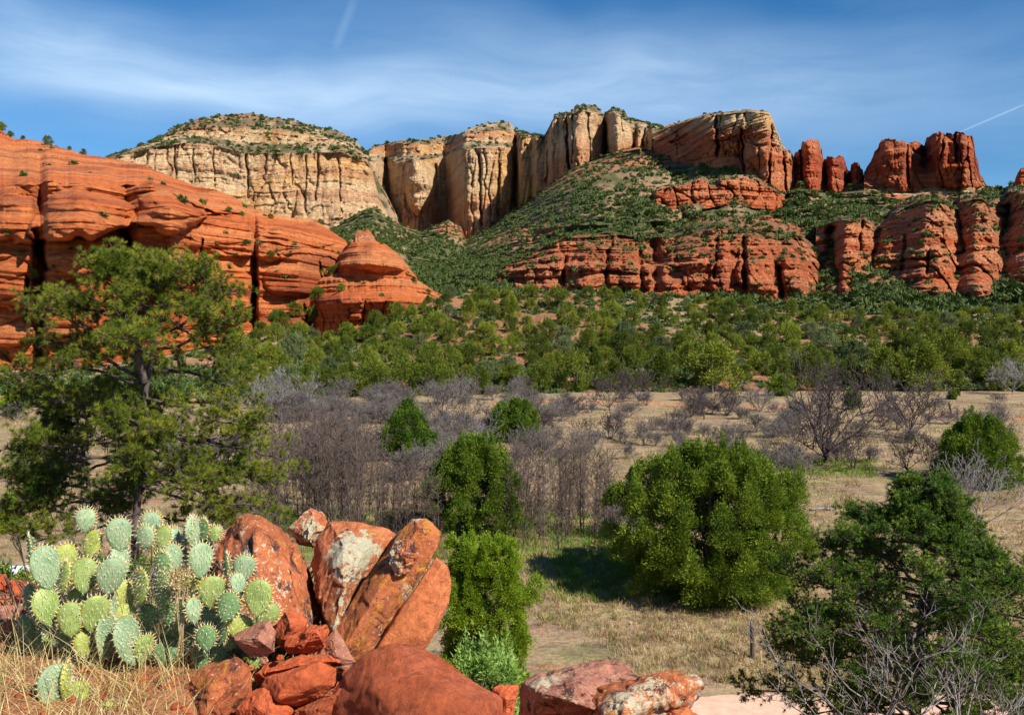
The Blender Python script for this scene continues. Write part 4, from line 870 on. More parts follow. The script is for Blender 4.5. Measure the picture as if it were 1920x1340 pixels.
# ---------------------------------------------------------------- pines with needle tufts
def tuft_mesh(P, D, rng, nn, ln, wd):
    n = len(P); Pk = np.repeat(P, nn, 0); Dk = np.repeat(D, nn, 0)
    d = Dk*.9+rand_unit(rng, n*nn)*.85; d /= np.linalg.norm(d, axis=1, keepdims=True)
    s = np.cross(d, rand_unit(rng, n*nn)); s /= np.linalg.norm(s, axis=1, keepdims=True)+1e-9
    L_ = ln*rng.uniform(.6, 1.15, n*nn)[:, None]
    V = np.stack([Pk-s*wd*.5, Pk+s*wd*.5, Pk+d*L_+s*wd*.2, Pk+d*L_-s*wd*.2], 1).reshape(-1, 3)
    return V, np.arange(4*n*nn).reshape(-1, 4)
def pine(name, label, base, trunks, limbs, seed, nsub, sublen, ntw, twl, nn, ln, wd, m, droop=.0, start=.25, cat='pine tree', dead=0, solo=False):
    """trunks / limbs: (points in world space, start radius, end radius)"""
    rng = np.random.default_rng(seed); b = np.array(base)
    t = thing(name, label, cat, base)
    tr = []; br = []; TP = []; TD = []
    for p, r0, r1 in trunks:
        q = bez(np.array(p)-b, 16, rng, .02); tr.append((q, np.linspace(r0, r1, 16)))
    for p, r0, r1 in limbs:
        q = bez(np.array(p)-b, 12, rng, .05); br.append((q, np.linspace(r0, r1, 12)))
        Ln = np.linalg.norm(np.diff(q, axis=0), axis=1).sum()
        for k in range(nsub):
            j = start+(1-start)*rng.random()**.8; idx = j*11; i0 = min(int(idx), 10); s0 = q[i0]+(q[i0+1]-q[i0])*(idx-i0)
            dl = (q[i0+1]-q[i0]); dl /= np.linalg.norm(dl)
            d = dl*.8+rand_unit(rng, 1)[0]*np.array([1, 1, .55])*.95+np.array([0, 0, .18-droop])
            sl = sublen*rng.uniform(.5, 1.15)*(1.15-.5*j)*min(1, .25+Ln/2.6)
            sp, sr = branch(s0, d, sl, max(.008, r0*.22), rng, .22, .05-droop, 6); br.append((sp, sr))
            if rng.random() < dead: continue
            for w_ in range(ntw):
                jj = rng.integers(2, 6); d2 = (sp[jj]-sp[jj-1]); d2 /= np.linalg.norm(d2)+1e-9
                d3 = d2*.6+rand_unit(rng, 1)[0]*.8+np.array([0, 0, .25]); tp, trr = branch(sp[jj], d3, twl*rng.uniform(.5, 1.2), .006, rng, .2, .1, 3)
                br.append((tp, trr))
                for z in ((2,) if solo else (1, 2)):
                    dd = tp[z]-tp[z-1]; TP.append(tp[z]); TD.append(dd/(np.linalg.norm(dd)+1e-9))
    V, Fc = tuft_mesh(np.array(TP), np.array(TD), rng, nn, ln, wd)
    obj('crown', newmesh('crown', V, Fc, M[m]), t)
    obj('trunk', newmesh('trunk', *tubes(tr, 9), M['bark'], True), t)
    obj('branches', newmesh('branches', *tubes(br, 4), M['bark'], True), t)
    return t
def limbpx(pts, Y0, dY, r0, r1=.015):
    n = len(pts); return ([tuple(pt(x, y, Y0+dY*i/(n-1))) for i, (x, y) in enumerate(pts)], r0, r1)
def left_pine():
    rng = np.random.default_rng(70); Y = 20.0
    bx, bz = pt(250, 1200, Y).x, float(ground_z(pt(250, 1200, Y).x, Y))
    T_ = [([(bx, Y, bz-.2), tuple(pt(253, 1000, Y)), tuple(pt(263, 837, Y)), tuple(pt(267, 753, Y)), tuple(pt(272, 712, Y)), tuple(pt(292, 657, Y+.2)), tuple(pt(305, 620, Y+.3)), tuple(pt(288, 574, Y+.2)), tuple(pt(267, 543, Y)), tuple(pt(240, 506, Y))], .14, .03),
          ([tuple(pt(270, 715, Y)), tuple(pt(261, 670, Y-.2)), tuple(pt(258, 610, Y-.4)), tuple(pt(250, 556, Y-.5)), tuple(pt(225, 520, Y-.6))], .1, .03)]
    Ls = []
    spec = [([(272, 712), (200, 672), (150, 652), (95, 640)], .06), ([(288, 695), (355, 700), (410, 716), (455, 738)], .06), ([(268, 858), (334, 893), (418, 880), (500, 905)], .07),
            ([(263, 812), (376, 838), (460, 850), (528, 864)], .07), ([(258, 850), (167, 860), (84, 880), (45, 900)], .06), ([(267, 770), (175, 765), (105, 757), (35, 765)], .06),
            ([(268, 722), (167, 692), (90, 690), (35, 705)], .055), ([(259, 645), (167, 620), (125, 600), (75, 578)], .05), ([(303, 630), (355, 590), (400, 548), (415, 535)], .05),
            ([(295, 655), (350, 640), (400, 610), (430, 600)], .05), ([(258, 600), (200, 570), (150, 560), (100, 575)], .04), ([(285, 560), (330, 530), (370, 500), (385, 490)], .04),
            ([(250, 530), (210, 500), (195, 480), (190, 470)], .035), ([(270, 520), (300, 495), (330, 480)], .035), ([(262, 800), (200, 830), (120, 835), (60, 825)], .05), ([(256, 960), (330, 975), (400, 985), (455, 1000)], .04), ([(258, 885), (330, 905), (400, 930), (440, 965)], .04), ([(256, 960), (190, 985), (120, 1000), (60, 1010)], .04), ([(260, 830), (320, 850), (360, 880), (400, 900)], .04), ([(258, 905), (340, 935), (430, 940), (505, 950)], .05),
            ([(270, 745), (340, 760), (400, 790), (470, 800)], .05), ([(300, 600), (330, 600), (380, 640), (420, 660)], .04), ([(262, 580), (220, 600), (180, 640), (150, 670)], .04), ([(255, 500), (235, 470), (215, 465)], .03), ([(280, 545), (320, 560), (360, 580)], .035),
            ([(255, 930), (180, 930), (110, 945), (50, 960)], .05), ([(266, 780), (330, 815), (390, 830), (450, 835)], .05)]
    low = lambda q: [(x, 600-(600-y)*.74 if y < 600 else y) for x, y in q]
    for i, (p, r) in enumerate(spec): p = low(p); Ls.append(limbpx(p, Y, rng.uniform(-1.3, 1.3)*(1 if i > 3 else .6), r*.8))
    for i in range(14):      # limbs growing towards and away from the viewer
        y0 = rng.uniform(500, 930); x0 = 265; dx = rng.uniform(-75, 90)*(.5 if y0 < 600 else 1); dY = rng.choice([-1, 1])*rng.uniform(1.2, 2.6)*(.5 if y0 < 600 else 1)
        Ls.append(limbpx([(x0, y0), (x0+dx*.5, y0-18), (x0+dx, y0-14)], Y, dY, .045))
    pine('pine_tree', 'tall open crowned pine with dark trunk rising behind the prickly pear', (bx, Y, bz), T_, Ls, 71, 18, .9, 9, .22, 52, .125, .0085, 'pine', dead=.08, solo=True)
    # low tree at its left
    Y = 21.5; bx = pt(168, 1200, Y).x; bz = float(ground_z(bx, Y))
    T2 = [([(bx, Y, bz-.2), tuple(pt(170, 1000, Y)), tuple(pt(168, 900, Y)), tuple(pt(150, 810, Y)), tuple(pt(135, 745, Y))], .11, .03)]
    L2 = [limbpx([(168, 900+dy), (168+dx*.5, 900+dy-14), (168+dx, 900+dy-8)], Y, rng.uniform(-1.6, 1.6), .04) for dx, dy in ((-90, 40), (-140, 20), (-120, -30), (-80, -70), (90, -20), (100, 30), (-60, -110), (60, -70), (-140, 75), (-40, -130), (70, 70), (-100, 0))]
    pine('pine_tree', 'lower dark pine leaning at the left of the tall pine', (bx, Y, bz), T2, L2, 72, 22, .9, 9, .24, 44, .125, .0085, 'pinyon', solo=True)
left_pine()
def right_pinyon():
    rng = np.random.default_rng(80); Y = 19.0
    bx = pt(1712, 1400, Y).x; bz = float(ground_z(bx, Y))
    T_ = [([(bx, Y, bz-.2), tuple(pt(1712, 1340, Y)), tuple(pt(1720, 1260, Y)), tuple(pt(1726, 1180, Y)), tuple(pt(1738, 1060, Y)), tuple(pt(1732, 960, Y)), tuple(pt(1738, 895, Y))], .16, .02)]
    Ls = []
    def env(y):  # half widths of the crown at this height
        return float(np.interp(y, [890, 930, 980, 1020, 1100, 1200, 1330], [16, 50, 90, 190, 255, 300, 310])), float(np.interp(y, [890, 930, 980, 1020, 1060, 1120, 1330], [16, 50, 80, 110, 190, 240, 260]))
    for i in range(84):
        y0 = 915+ (1360-915)*(i/83)**.9; x0 = float(np.interp(y0, [895, 1060, 1180, 1340], [1736, 1738, 1726, 1712])); lw, rw = env(y0)
        a = i*2.4+rng.uniform(-.3, .3); ca, sa = math.cos(a), math.sin(a); hw = (rw if ca > 0 else lw)*rng.uniform(.72, 1.0)
        rr = hw/F*Y
        q0 = pt(x0, y0, Y); up = rng.uniform(.05, .35)
        q1 = q0+Vector((ca*rr*.5, sa*rr*.5, up*rr*.35)); q2 = q0+Vector((ca*rr, sa*rr, up*rr*.8-.1*rr))
        Ls.append(([tuple(q0), tuple(q1), tuple(q2)], .045, .012))
    pine('pinyon_pine', 'dense dark green pinyon pine filling the lower right corner', (bx, Y, bz), T_, Ls, 81, 16, .7, 8, .22, 17, .085, .0135, 'pinyon', start=.3, cat='pinyon pine')
right_pinyon()
print('pines', time.time()-T0)

# ---------------------------------------------------------------- bare trees, saplings and brush
def bare_mesh(kind, seed, H, W, m='mesq', dens=1.0, tw=.016):
    rng = np.random.default_rng(seed); pa = []
    def rec(p, d, L_, r, lv, n):
        q, rr = branch(p, d, L_, r, rng, .32 if lv else .2, .06, 6 if lv < 2 else 4); pa.append((q, rr))
        if lv >= 3: return
        for k in range(n[lv]):
            j = rng.integers(2, len(q)); dd = q[j]-q[j-1]; dd /= np.linalg.norm(dd)
            rec(q[j], dd*.75+rand_unit(rng, 1)[0]*np.array([1, 1, .6])*.85+np.array([0, 0, .15]), L_*rng.uniform(.38, .62), max(tw*.6, r*.45), lv+1, n)
    if kind == 'mesquite':
        h0 = H*.2; pa.append((bez([(0, 0, -.2), (.05*W, 0, h0*.5), (0, 0, h0)], 5, rng, .02), np.linspace(W*.034, W*.026, 5)))
        for i in range(8):
            a = i*.785+rng.uniform(-.3, .3); e = rng.uniform(.35, 1.3)
            rec((0, 0, h0*rng.uniform(.6, 1)), (math.cos(a)*math.cos(e), math.sin(a)*math.cos(e), math.sin(e)), (W*.55*math.cos(e)+H*.72*math.sin(e)), W*.014, 0, (int(6*dens), int(5*dens), int(4*dens)))
    elif kind == 'shrub':
        for i in range(11):
            a = rng.uniform(0, 6.28); e = rng.uniform(.4, 1.4)
            rec((0, 0, -.05), (math.cos(a)*math.cos(e), math.sin(a)*math.cos(e), math.sin(e)), (W*.5*math.cos(e)+H*.8*math.sin(e)), tw*1.6, 0, (int(5*dens), int(4*dens), int(3*dens)))
    else:      # sapling: upright stem with short rising side twigs
        q, rr = branch((0, 0, -.2), (rng.normal()*.06, rng.normal()*.06, 1), H, .035, rng, .07, .1, 9); pa.append((q, rr))
        for k in range(int(26*dens)):
            j = int(rng.integers(1, 9)); a = rng.uniform(0, 6.28)
            b_, br_ = branch(q[j], (math.cos(a), math.sin(a), rng.uniform(.4, 1.6)), rng.uniform(.25, 1.0)*W*.5, .014, rng, .3, .12, 4); pa.append((b_, br_))
            for z in range(3):
                jj = rng.integers(1, 4); pa.append(branch(b_[jj], rand_unit(rng, 1)[0]*.8+np.array([0, 0, .6]), rng.uniform(.15, .45), .009, rng, .2, .1, 3))
    pa = [(q, np.maximum(r, tw*.5)) for q, r in pa]
    return newmesh(kind, *tubes(pa, 3), M[m])
def bare_group():
    rng = np.random.default_rng(90)
    # single mesquites with their own look
    spec = [(1546, 868, 742, 188, 'large bare mesquite with spreading crown, standing on green grass', 3.2, .03),
            (1706, 822, 725, 108, 'bare dark tree with a funnel shaped crown near the leaning posts', 2.2, .035),
            (1700, 888, 828, 76, 'small bare tree below the funnel shaped one, on pale grass', 2.0, .025),
            (1196, 752, 704, 66, 'dark bare tree in front of the foothill trees, right of a smaller one', 2., .04),
            (1142, 770, 716, 50, 'thin bare dark tree left of the bare tree against the foothill', 2., .035),
            (1272, 824, 784, 48, 'small gnarled dark tree with few twigs behind the largest juniper', 1.1, .04),
            (832, 796, 740, 68, 'bare purplish tree behind the pointed juniper, left one of two', 2., .035),
            (869, 788, 738, 56, 'bare purplish tree behind the pointed juniper, right one of two', 2., .035),
            (1143, 822, 784, 50, 'low bare bush tree on open dry grass, mid meadow', 1.6, .03),
            (1093, 826, 792, 36, 'little bare tree beside a yellow green weed, mid meadow', 1.4, .03),
            (1013, 818, 768, 50, 'leafless dark bush at the right foot of the round juniper', 2., .03),
            (1317, 780, 735, 52, 'bare shrubby tree by the track, left one of the pair', 2., .035),
            (1362, 780, 732, 52, 'bare shrubby tree by the track, right one of the pair', 2., .035),
            (1425, 772, 728, 50, 'purplish bare shrub right of the pair by the track', 2., .035),
            (1074, 778, 746, 40, 'small dark bare bush at the track, far meadow', 2., .035),
            (1600, 880, 812, 80, 'bare twiggy bush right below the large mesquite', 1.8, .025),
            (1495, 905, 850, 70, 'grey twiggy bush at the shoulder of the largest juniper', 2.0, .022),
            (1870, 800, 770, 40, 'bare grey shrub above the right hand juniper', 1.6, .03),
            (1898, 740, 690, 60, 'bleached dead tree at the right end of the foothill', 1.8, .045),
            (525, 790, 728, 95, 'pale grey bare tree right of the pine, above the thicket', 2.8, .035),
            (936, 826, 770, 60, 'dark leafless bush in front of the round juniper', 2.2, .03),
            (1655, 800, 768, 36, 'small bare shrub between the mesquite and the funnel shaped tree', 1.5, .03)]
    for i, (px, py, top, wp, lab, dn, tw) in enumerate(spec):
        b_, W_, H_ = place(px, py, top, wp)
        kind = 'shrub' if 'bush' in lab or 'shrub' in lab else 'mesquite'
        mm = 'greybark' if ('pale grey' in lab or 'bleached' in lab) else ('scrub' if ('purpl' in lab or 'grey' in lab) else 'mesq')
        dn_ = {3.2: 1.35, 2.8: 1.3, 2.2: 1.15}.get(dn, 1.0 if dn > 1.5 else .6)
        me = bare_mesh(kind, 500+i, H_*(.82 if kind == 'mesquite' else .8), W_*.95, mm, dn_, tw)
        obj('bare_shrub' if kind == 'shrub' else 'bare_tree', me, None, lab, 'bare shrub' if kind == 'shrub' else 'bare tree').location = b_
    # thicket of thin saplings
    pr = [bare_mesh('sapling', 600+k, 4.6, 2.0, 'deadtwig', 1.0+.25*(k % 3), .019) for k in range(10)]
    n = 0
    while n < 290:
        px = rng.uniform(470, 1155); py = rng.uniform(905, 1025) if px < 960 else rng.uniform(925, 1035)
        if abs(px-888) < 55 and py > 980: continue
        if px < 560 and rng.random() < .5: continue
        if py < 900+60*(1-min(1, abs(px-765)/60)) : continue
        p = gpt(px, py); n += 1
        lo = 'left of the domed juniper' if px < 870 else 'right of the domed juniper'
        row = 'back' if py < 955 else 'front'
        o = obj('bare_sapling', pr[n % 10], None, 'thin bare sapling in the %s of the thicket %s' % (row, lo), 'sapling', 'bare saplings in the %s of the thicket %s' % (row, lo))
        top = float(np.interp(px, [470, 600, 690, 720, 830, 900, 960, 1155], [790, 775, 790, 868, 868, 860, 835, 850]))+rng.uniform(-15, 50); s = max(.45, (py-top)/F*p.y/4.7); o.location = p; o.scale = (min(s, 1.1), min(s, 1.1), s); o.rotation_euler = (rng.normal()*.04, rng.normal()*.04, rng.uniform(0, 6.28))
    # purple grey leafless scrub
    ps = [bare_mesh('shrub', 640+k, 2.0, 3.4, 'scrub', 1.25, .03) for k in range(6)]
    zones = [(470, 760, 745, 800, 54, 'left of the pointed juniper'), (690, 1060, 738, 800, 34, 'behind the pointed and round junipers'), (1020, 1500, 745, 870, 56, 'around the middle of the meadow'), (1430, 1920, 750, 890, 34, 'on the right of the meadow'), (0, 470, 770, 900, 30, 'seen behind the pine'), (560, 1010, 800, 905, 46, 'at the back of the sapling thicket'), (1100, 1250, 960, 1010, 4, 'beside the largest juniper')]
    for (x0, x1, y0, y1, cnt, lab) in zones:
        for k in range(cnt):
            px, py = rng.uniform(x0, x1), rng.uniform(y0, y1); p = gpt(px, py)
            o = obj('bare_shrub', ps[k % 6], None, 'purple grey leafless shrub %s' % lab, 'bare shrub', 'purple grey shrubs %s' % lab)
            s = rng.uniform(.45, 1.0)*(1.0 if 'open' not in lab else .7)*(.75 if x0 > 1000 else 1.0); o.location = p; o.scale = (s, s, s*rng.uniform(.7, 1.1)); o.rotation_euler = (0, 0, rng.uniform(0, 6.28))
    # weathered dead shrubs at the right
    for (px, Y, topy, wp, lab, sd_) in ((1630, 16.5, 1135, 250, 'weathered grey dead juniper branches in front of the pinyon, lower right', 700), (1800, 16, 1225, 230, 'grey dead branches at the bottom right corner', 701)):
        x = kx(px, 1300)*Y; gz = float(ground_z(x, Y)); H_ = EYE+kz(topy)*Y-gz
        me = bare_mesh('mesquite', sd_, H_*.76, wp/F*Y, 'greybark', .75, .009); obj('dead_shrub', me, None, lab, 'dead shrub').location = (x, Y, gz)
    b_, W_, H_ = place(1838, 985, 888, 150)
    obj('dead_shrub', bare_mesh('shrub', 703, H_*.8, W_, 'greybark', 1.0, .02), None, 'arching pale grey dead shrub below the right hand juniper', 'dead shrub').location = b_
    b_, W_, H_ = place(905, 850, 790, 75)
    obj('dead_shrub', bare_mesh('shrub', 704, H_*.8, W_, 'greybark', .8, .022), None, 'bleached white dead branches between the pointed and round junipers', 'dead shrub').location = b_
bare_group()
print('bare', time.time()-T0)

# ---------------------------------------------------------------- grasses (uncountable)
def blades(P, L_, wd, rng, lean=.5, seg=2):
    n = len(P); a = rng.uniform(0, 6.28, n); ln = rng.uniform(0, lean, n); d = np.stack([np.cos(a)*ln, np.sin(a)*ln, np.ones(n)], -1); d /= np.linalg.norm(d, axis=1, keepdims=True)
    b = rng.uniform(0, 3.14, n); s = np.stack([np.cos(b), np.sin(b), 0*b], -1)*np.reshape(wd, (-1, 1))*.5
    L_ = L_[:, None]; bend = np.stack([np.cos(a), np.sin(a), -.3+0*a], -1)*rng.uniform(.0, .5, n)[:, None]*L_
    mid = P+d*L_*.55+bend*.25; tip = P+d*L_+bend
    V = np.stack([P-s, P+s, mid+s*.8, mid-s*.8, tip], 1).reshape(-1, 3)
    i = np.arange(n)[:, None]*5
    return V, [np.concatenate([i, i+1, i+2, i+3], 1), np.concatenate([i+3, i+2, i+4], 1)]
def meadow_grass():
    rng = np.random.default_rng(95)
    def scatter(n, y0, y1, x0, x1, f=None):
        px = rng.uniform(x0, x1, n); py = rng.uniform(y0, y1, n)**1.0
        Y = -EYE/kz(py); X = kx(px, py)*Y
        if f is not None: k = f(px, py, X, Y); X, Y = X[k], Y[k]
        return X, Y
    for lab, m, n, rngs, clump in (('pale dry grass tufts covering the meadow', 'drygrass', 26000, (752, 1335, -40, 1960), None), ('green grass under the bare saplings and the largest juniper', 'greengrass', 5200, None, 'g')):
        if clump is None:
            X, Y = scatter(n, *rngs, f=lambda px, py, X, Y: (fbm(X*.12, Y*.12, seed=61) > -.28) & ~((Y < 29.5) & (Y > 22)))
        else:
            Xs = []; Ys = []
            for (x0, x1, y0, y1, c) in ((470, 1180, 960, 1050, 2300), (1040, 1480, 1040, 1130, 1200), (1440, 1640, 862, 896, 500), (1000, 1250, 1050, 1110, 300), (400, 1900, 760, 1300, 900)):
                X, Y = scatter(c, y0, y1, x0, x1); Xs.append(X); Ys.append(Y)
            X, Y = np.concatenate(Xs), np.concatenate(Ys)
        k = 9; Xb = np.repeat(X, k)+rng.normal(size=len(X)*k)*.13*np.repeat(Y, k)/45; Yb = np.repeat(Y, k)+rng.normal(size=len(X)*k)*.13*np.repeat(Y, k)/45
        P = np.stack([Xb, Yb, ground_z(Xb, Yb)-.02], -1)
        Lb = np.repeat(.14+.42*rng.random(len(X))**1.6, k)*(.8 if clump is None else .9)*(.75+.25*np.minimum(Yb/50, 1.6))
        V, Fs = blades(P, Lb, 0.010*Yb/24+.008, rng, .7)
        obj('grass', newmesh('grass', V, Fs, M[m]), label=lab, cat='grass', kind='stuff')
meadow_grass()
def near_grass():
    rng = np.random.default_rng(96)
    n = 4400; X = rng.uniform(-2.7, -.7, n); Y = rng.uniform(3.3, 5.2, n)
    k = (X/Y > -.62) & (X/Y < -.375+.05*rng.random(len(X))); X, Y = X[k], Y[k]
    P = np.stack([X, Y, ground_z(X, Y)-.01], -1)
    L_ = rng.uniform(.05, .22, len(X))*np.where(rng.random(len(X)) < .12, 1.9, 1)
    c = [(-1.80, 4.35, .12, .5, 260), (-1.72, 4.45, .2, .45, 260), (-1.45, 4.5, .2, .42, 200), (-2.3, 4.5, .2, .32, 160), (-1.3, 4.3, .1, .4, 80), (-1.95, 3.7, .3, .3, 240)]
    for (gx, gy, sp, ll, nn) in c:
        q = np.stack([rng.normal(gx, sp, nn), rng.normal(gy, sp*.6, nn), np.zeros(nn)], -1); q[:, 2] = ground_z(q[:, 0], q[:, 1]); P = np.concatenate([P, q]); L_ = np.concatenate([L_, rng.uniform(.4, 1, nn)*ll])
    V, Fs = blades(P, L_, .0036, rng, 1.5)
    obj('dry_grass', newmesh('dry_grass', V, Fs, M['neargrass']), label='tangled dry grass blades around the prickly pear', cat='dry grass', kind='stuff')
near_grass()
print('grass', time.time()-T0)

# ---------------------------------------------------------------- boulders
BM = [boulder_mat('lichen crusted red rock', (.50, .145, .055), white=.95, orange=.6, dark=.85, seed=1),
      boulder_mat('pale lichen red rock', (.50, .155, .06), blob=(tuple(pt(665, 1020, 4.85)), .22), white=.8, orange=.6, dark=.7, seed=2),
      boulder_mat('orange lichen slab', (.46, .14, .05), white=.75, orange=1.0, dark=.75, seed=7),
      boulder_mat('clean orange red rock', (.56, .17, .06), white=.05, orange=.05, dark=.0, seed=4),
      boulder_mat('fresh broken red rock', (.56, .12, .04), white=.0, orange=.0, dark=.0, seed=5),
      boulder_mat('front red boulder rock', (.37, .085, .03), white=.3, orange=.05, dark=.40, seed=6),
      boulder_mat('pinkish lichen rock', (.46, .20, .13), white=.85, orange=.2, dark=.75, seed=8)]
def rock(label, outline, Y, thick, mi, seed, front=(), rough=.02, vox=None, shrink=.8, name='boulder', group=None, tilt=(0, 0), strata=0, extra=()):
    """outline and front points given as seen, at their own distances: (px, py[, metres nearer])"""
    rng = np.random.default_rng(seed); P = []
    cx = sum(o[0] for o in outline)/len(outline); cy = sum(o[1] for o in outline)/len(outline)
    def dep(x, y, d): return Y-d+tilt[0]*(x-cx)/100+tilt[1]*(cy-y)/100
    for o in outline:
        d = dep(o[0], o[1], o[2] if len(o) > 2 else 0); P.append(pt(o[0], o[1], d))
        x = cx+(o[0]-cx)*shrink; y = cy+(o[1]-cy)*shrink; d2 = dep(x, y, 0)+thick; q = pt(x, y, d2); P.append(q)
    for f in front: P.append(pt(f[0], f[1], dep(f[0], f[1], f[2])))
    c = sum(P, Vector())/len(P)
    zb = min(p.z for p in P)
    bm = bmesh.new()
    for p in P: bm.verts.new(p-c)
    r_ = bmesh.ops.convex_hull(bm, input=bm.verts)
    bmesh.ops.delete(bm, geom=[v for v in bm.verts if not v.link_faces], context='VERTS')
    me0 = bpy.data.meshes.new('h'); bm.to_mesh(me0); bm.free()
    ob = bpy.data.objects.new('h', me0); col.objects.link(ob)
    size = max(ob.dimensions); bpy.context.view_layer.update(); size = max((max(v.co[i] for v in me0.vertices)-min(v.co[i] for v in me0.vertices)) for i in range(3))
    b = ob.modifiers.new('b', 'BEVEL'); b.width = size*.008; b.segments = 2; b.limit_method = 'ANGLE'; b.angle_limit = R(25)
    r = ob.modifiers.new('r', 'REMESH'); r.mode = 'VOXEL'; r.voxel_size = vox or size/120
    dg = bpy.context.evaluated_depsgraph_get(); em = bpy.data.meshes.new_from_object(ob.evaluated_get(dg))
    n = len(em.vertices); V = np.empty(n*3, np.float32); em.vertices.foreach_get('co', V); V = V.reshape(-1, 3)
    Nn = np.empty(n*3, np.float32); em.vertices.foreach_get('normal', Nn); Nn = Nn.reshape(-1, 3)
    bpy.data.objects.remove(ob); bpy.data.meshes.remove(me0)
    f = 1/size
    x, y, z = (V*f).T
    d = fbm(x*2.2, y*2.2, z*2.2, seed=seed, o=3)*rough*1.6+fbm(x*7, y*7, z*7, seed=seed+5, o=4)*rough*.6
    f1 = fbm(x*3, y*3, z*3, seed=seed+9, o=2)
    st_ = fbm(x*3.1+5, y*3.1, z*3.1, seed=seed+21, o=3)*4; d = d+(np.floor(st_)+sm(st_-np.floor(st_), .8, 1.0))*rough*.55+fbm(x*22, y*22, z*22, seed=seed+25, o=3)*rough*.22
    d = d-np.abs(fbm(x*5, y*5, z*5, seed=seed+13, o=3))*rough*.9
    if strata:
        q = (x*.3+y*.2+z)*strata+f1*.8; fr = q-np.floor(q); d = d-rough*.55*np.exp(-((fr-.5)/.1)**2)
    V = V+Nn*(d*size)[:, None]
    nf = len(em.polygons); lt = np.empty(nf, np.int32); em.polygons.foreach_get('loop_total', lt)
    em.vertices.foreach_set('co', V.astype(np.float32).ravel()); em.polygons.foreach_set('use_smooth', np.ones(nf, bool))
    em.materials.clear(); em.materials.append(BM[mi]); em.update(); em.name = name
    o = obj(name, em, None, label, 'rock' if name != 'boulder' else 'boulder', group); o.location = c
    return o
rock('large lichen spotted boulder directly right of the prickly pear', [(392, 1030), (425, 990), (460, 960), (492, 966), (530, 985), (566, 1014), (576, 1040), (580, 1062), (598, 1110), (605, 1180), (560, 1210), (440, 1210), (385, 1120)], 5.0, .6, 0, 11, [(480, 1010, .25), (555, 1060, .22), (500, 1180, .5), (585, 1190, .4), (430, 1170, .45)], .022)
rock('smallest boulder wedged behind the two largest lichen boulders', [(540, 990), (562, 968), (584, 953), (608, 964), (612, 990), (600, 1008), (588, 1030), (560, 1020)], 5.35, .35, 0, 12, [(585, 985, .15), (580, 1015, .18)], .03)
rock('broad boulder with a big pale lichen patch in the middle', [(574, 1060), (590, 1010), (618, 977), (664, 972), (720, 985), (742, 998), (735, 1035), (700, 1120), (660, 1200), (620, 1200), (585, 1120)], 5.0, .5, 1, 13, [(640, 1020, .22), (690, 1030, .2), (640, 1120, .35), (600, 1150, .3), (625, 1185, .4)], .02)
rock('leaning slab with yellow orange lichen, its top pointing up right', [(772, 967), (800, 968), (834, 995), (828, 1022), (795, 1075), (700, 1215), (660, 1250), (628, 1250), (622, 1190), (660, 1130), (725, 1040), (742, 1000)], 4.75, .24, 2, 14, [(785, 985, .13), (745, 1075, .12), (680, 1160, .14), (645, 1215, .18), (815, 1015, .05)], .014, shrink=.92, tilt=(.02, .1))
rock('dark knob of rock stuck on the upper part of the leaning slab', [(730, 1035), (742, 1015), (765, 1010), (790, 1020), (783, 1045), (765, 1072), (742, 1078), (730, 1060)], 4.60, .12, 0, 15, [(758, 1040, .06)], .04)
rock('thick smooth orange slab on the right side of the leaning slab', [(818, 1040), (842, 1060), (849, 1095), (844, 1130), (815, 1190), (798, 1215), (760, 1270), (690, 1270), (700, 1215), (740, 1160)], 4.72, .4, 3, 16, [(830, 1060, .06), (800, 1190, .1), (712, 1215, .13), (770, 1130, .03)], .010, shrink=.9, tilt=(.05, .05))
rock('biggest smooth dark red boulder at the bottom centre', [(598, 1380), (600, 1330), (640, 1270), (690, 1216), (732, 1202), (785, 1208), (830, 1230), (885, 1268), (935, 1290), (952, 1305), (955, 1400), (780, 1430)], 3.75, .6, 5, 17, [(745, 1235, .12), (700, 1290, .22), (820, 1290, .25), (900, 1320, .2), (760, 1370, .4), (880, 1400, .4)], .010)
rock('thin dark red upright rock right behind the biggest front boulder', [(925, 1290), (945, 1283), (972, 1281), (970, 1310), (960, 1350), (955, 1390), (930, 1380)], 4.1, .2, 4, 18, [(950, 1310, .05)], .03)
rock('low lichen spotted boulder below the prickly pear', [(325, 1320), (345, 1290), (385, 1245), (445, 1228), (468, 1250), (472, 1300), (440, 1350), (400, 1400), (320, 1400)], 3.95, .4, 0, 19, [(400, 1275, .12), (455, 1270, .1), (380, 1340, .2)], .02)
rock('flat red slab with a pale broken patch, at the right edge of the cactus', [(433, 1190), (455, 1182), (505, 1160), (520, 1185), (516, 1222), (490, 1232), (455, 1222)], 4.02, .16, 6, 20, [(480, 1195, .09), (440, 1200, .05), (505, 1215, .08)], .02, name='rock')
rock('red angular slab on top of the rubble heap below the lichen boulders', [(508, 1190), (533, 1143), (560, 1148), (578, 1162), (570, 1195), (525, 1215)], 4.35, .2, 4, 21, [(545, 1175, .12), (530, 1200, .1)], .02, name='rock')
rock('jagged red rock with a dark hollow face, in the rubble heap', [(540, 1195), (580, 1172), (618, 1166), (620, 1180), (612, 1215), (590, 1230), (540, 1225), (528, 1210)], 4.2, .2, 4, 22, [(590, 1180, .12), (560, 1215, .12), (605, 1200, .08)], .03, name='rock')
rock('pale pinkish slab between the rubble heap and the leaning slab', [(592, 1230), (612, 1200), (628, 1175), (642, 1230), (668, 1240), (650, 1262), (600, 1255)], 4.3, .15, 6, 23, [(630, 1230, .08)], .02, name='rock')
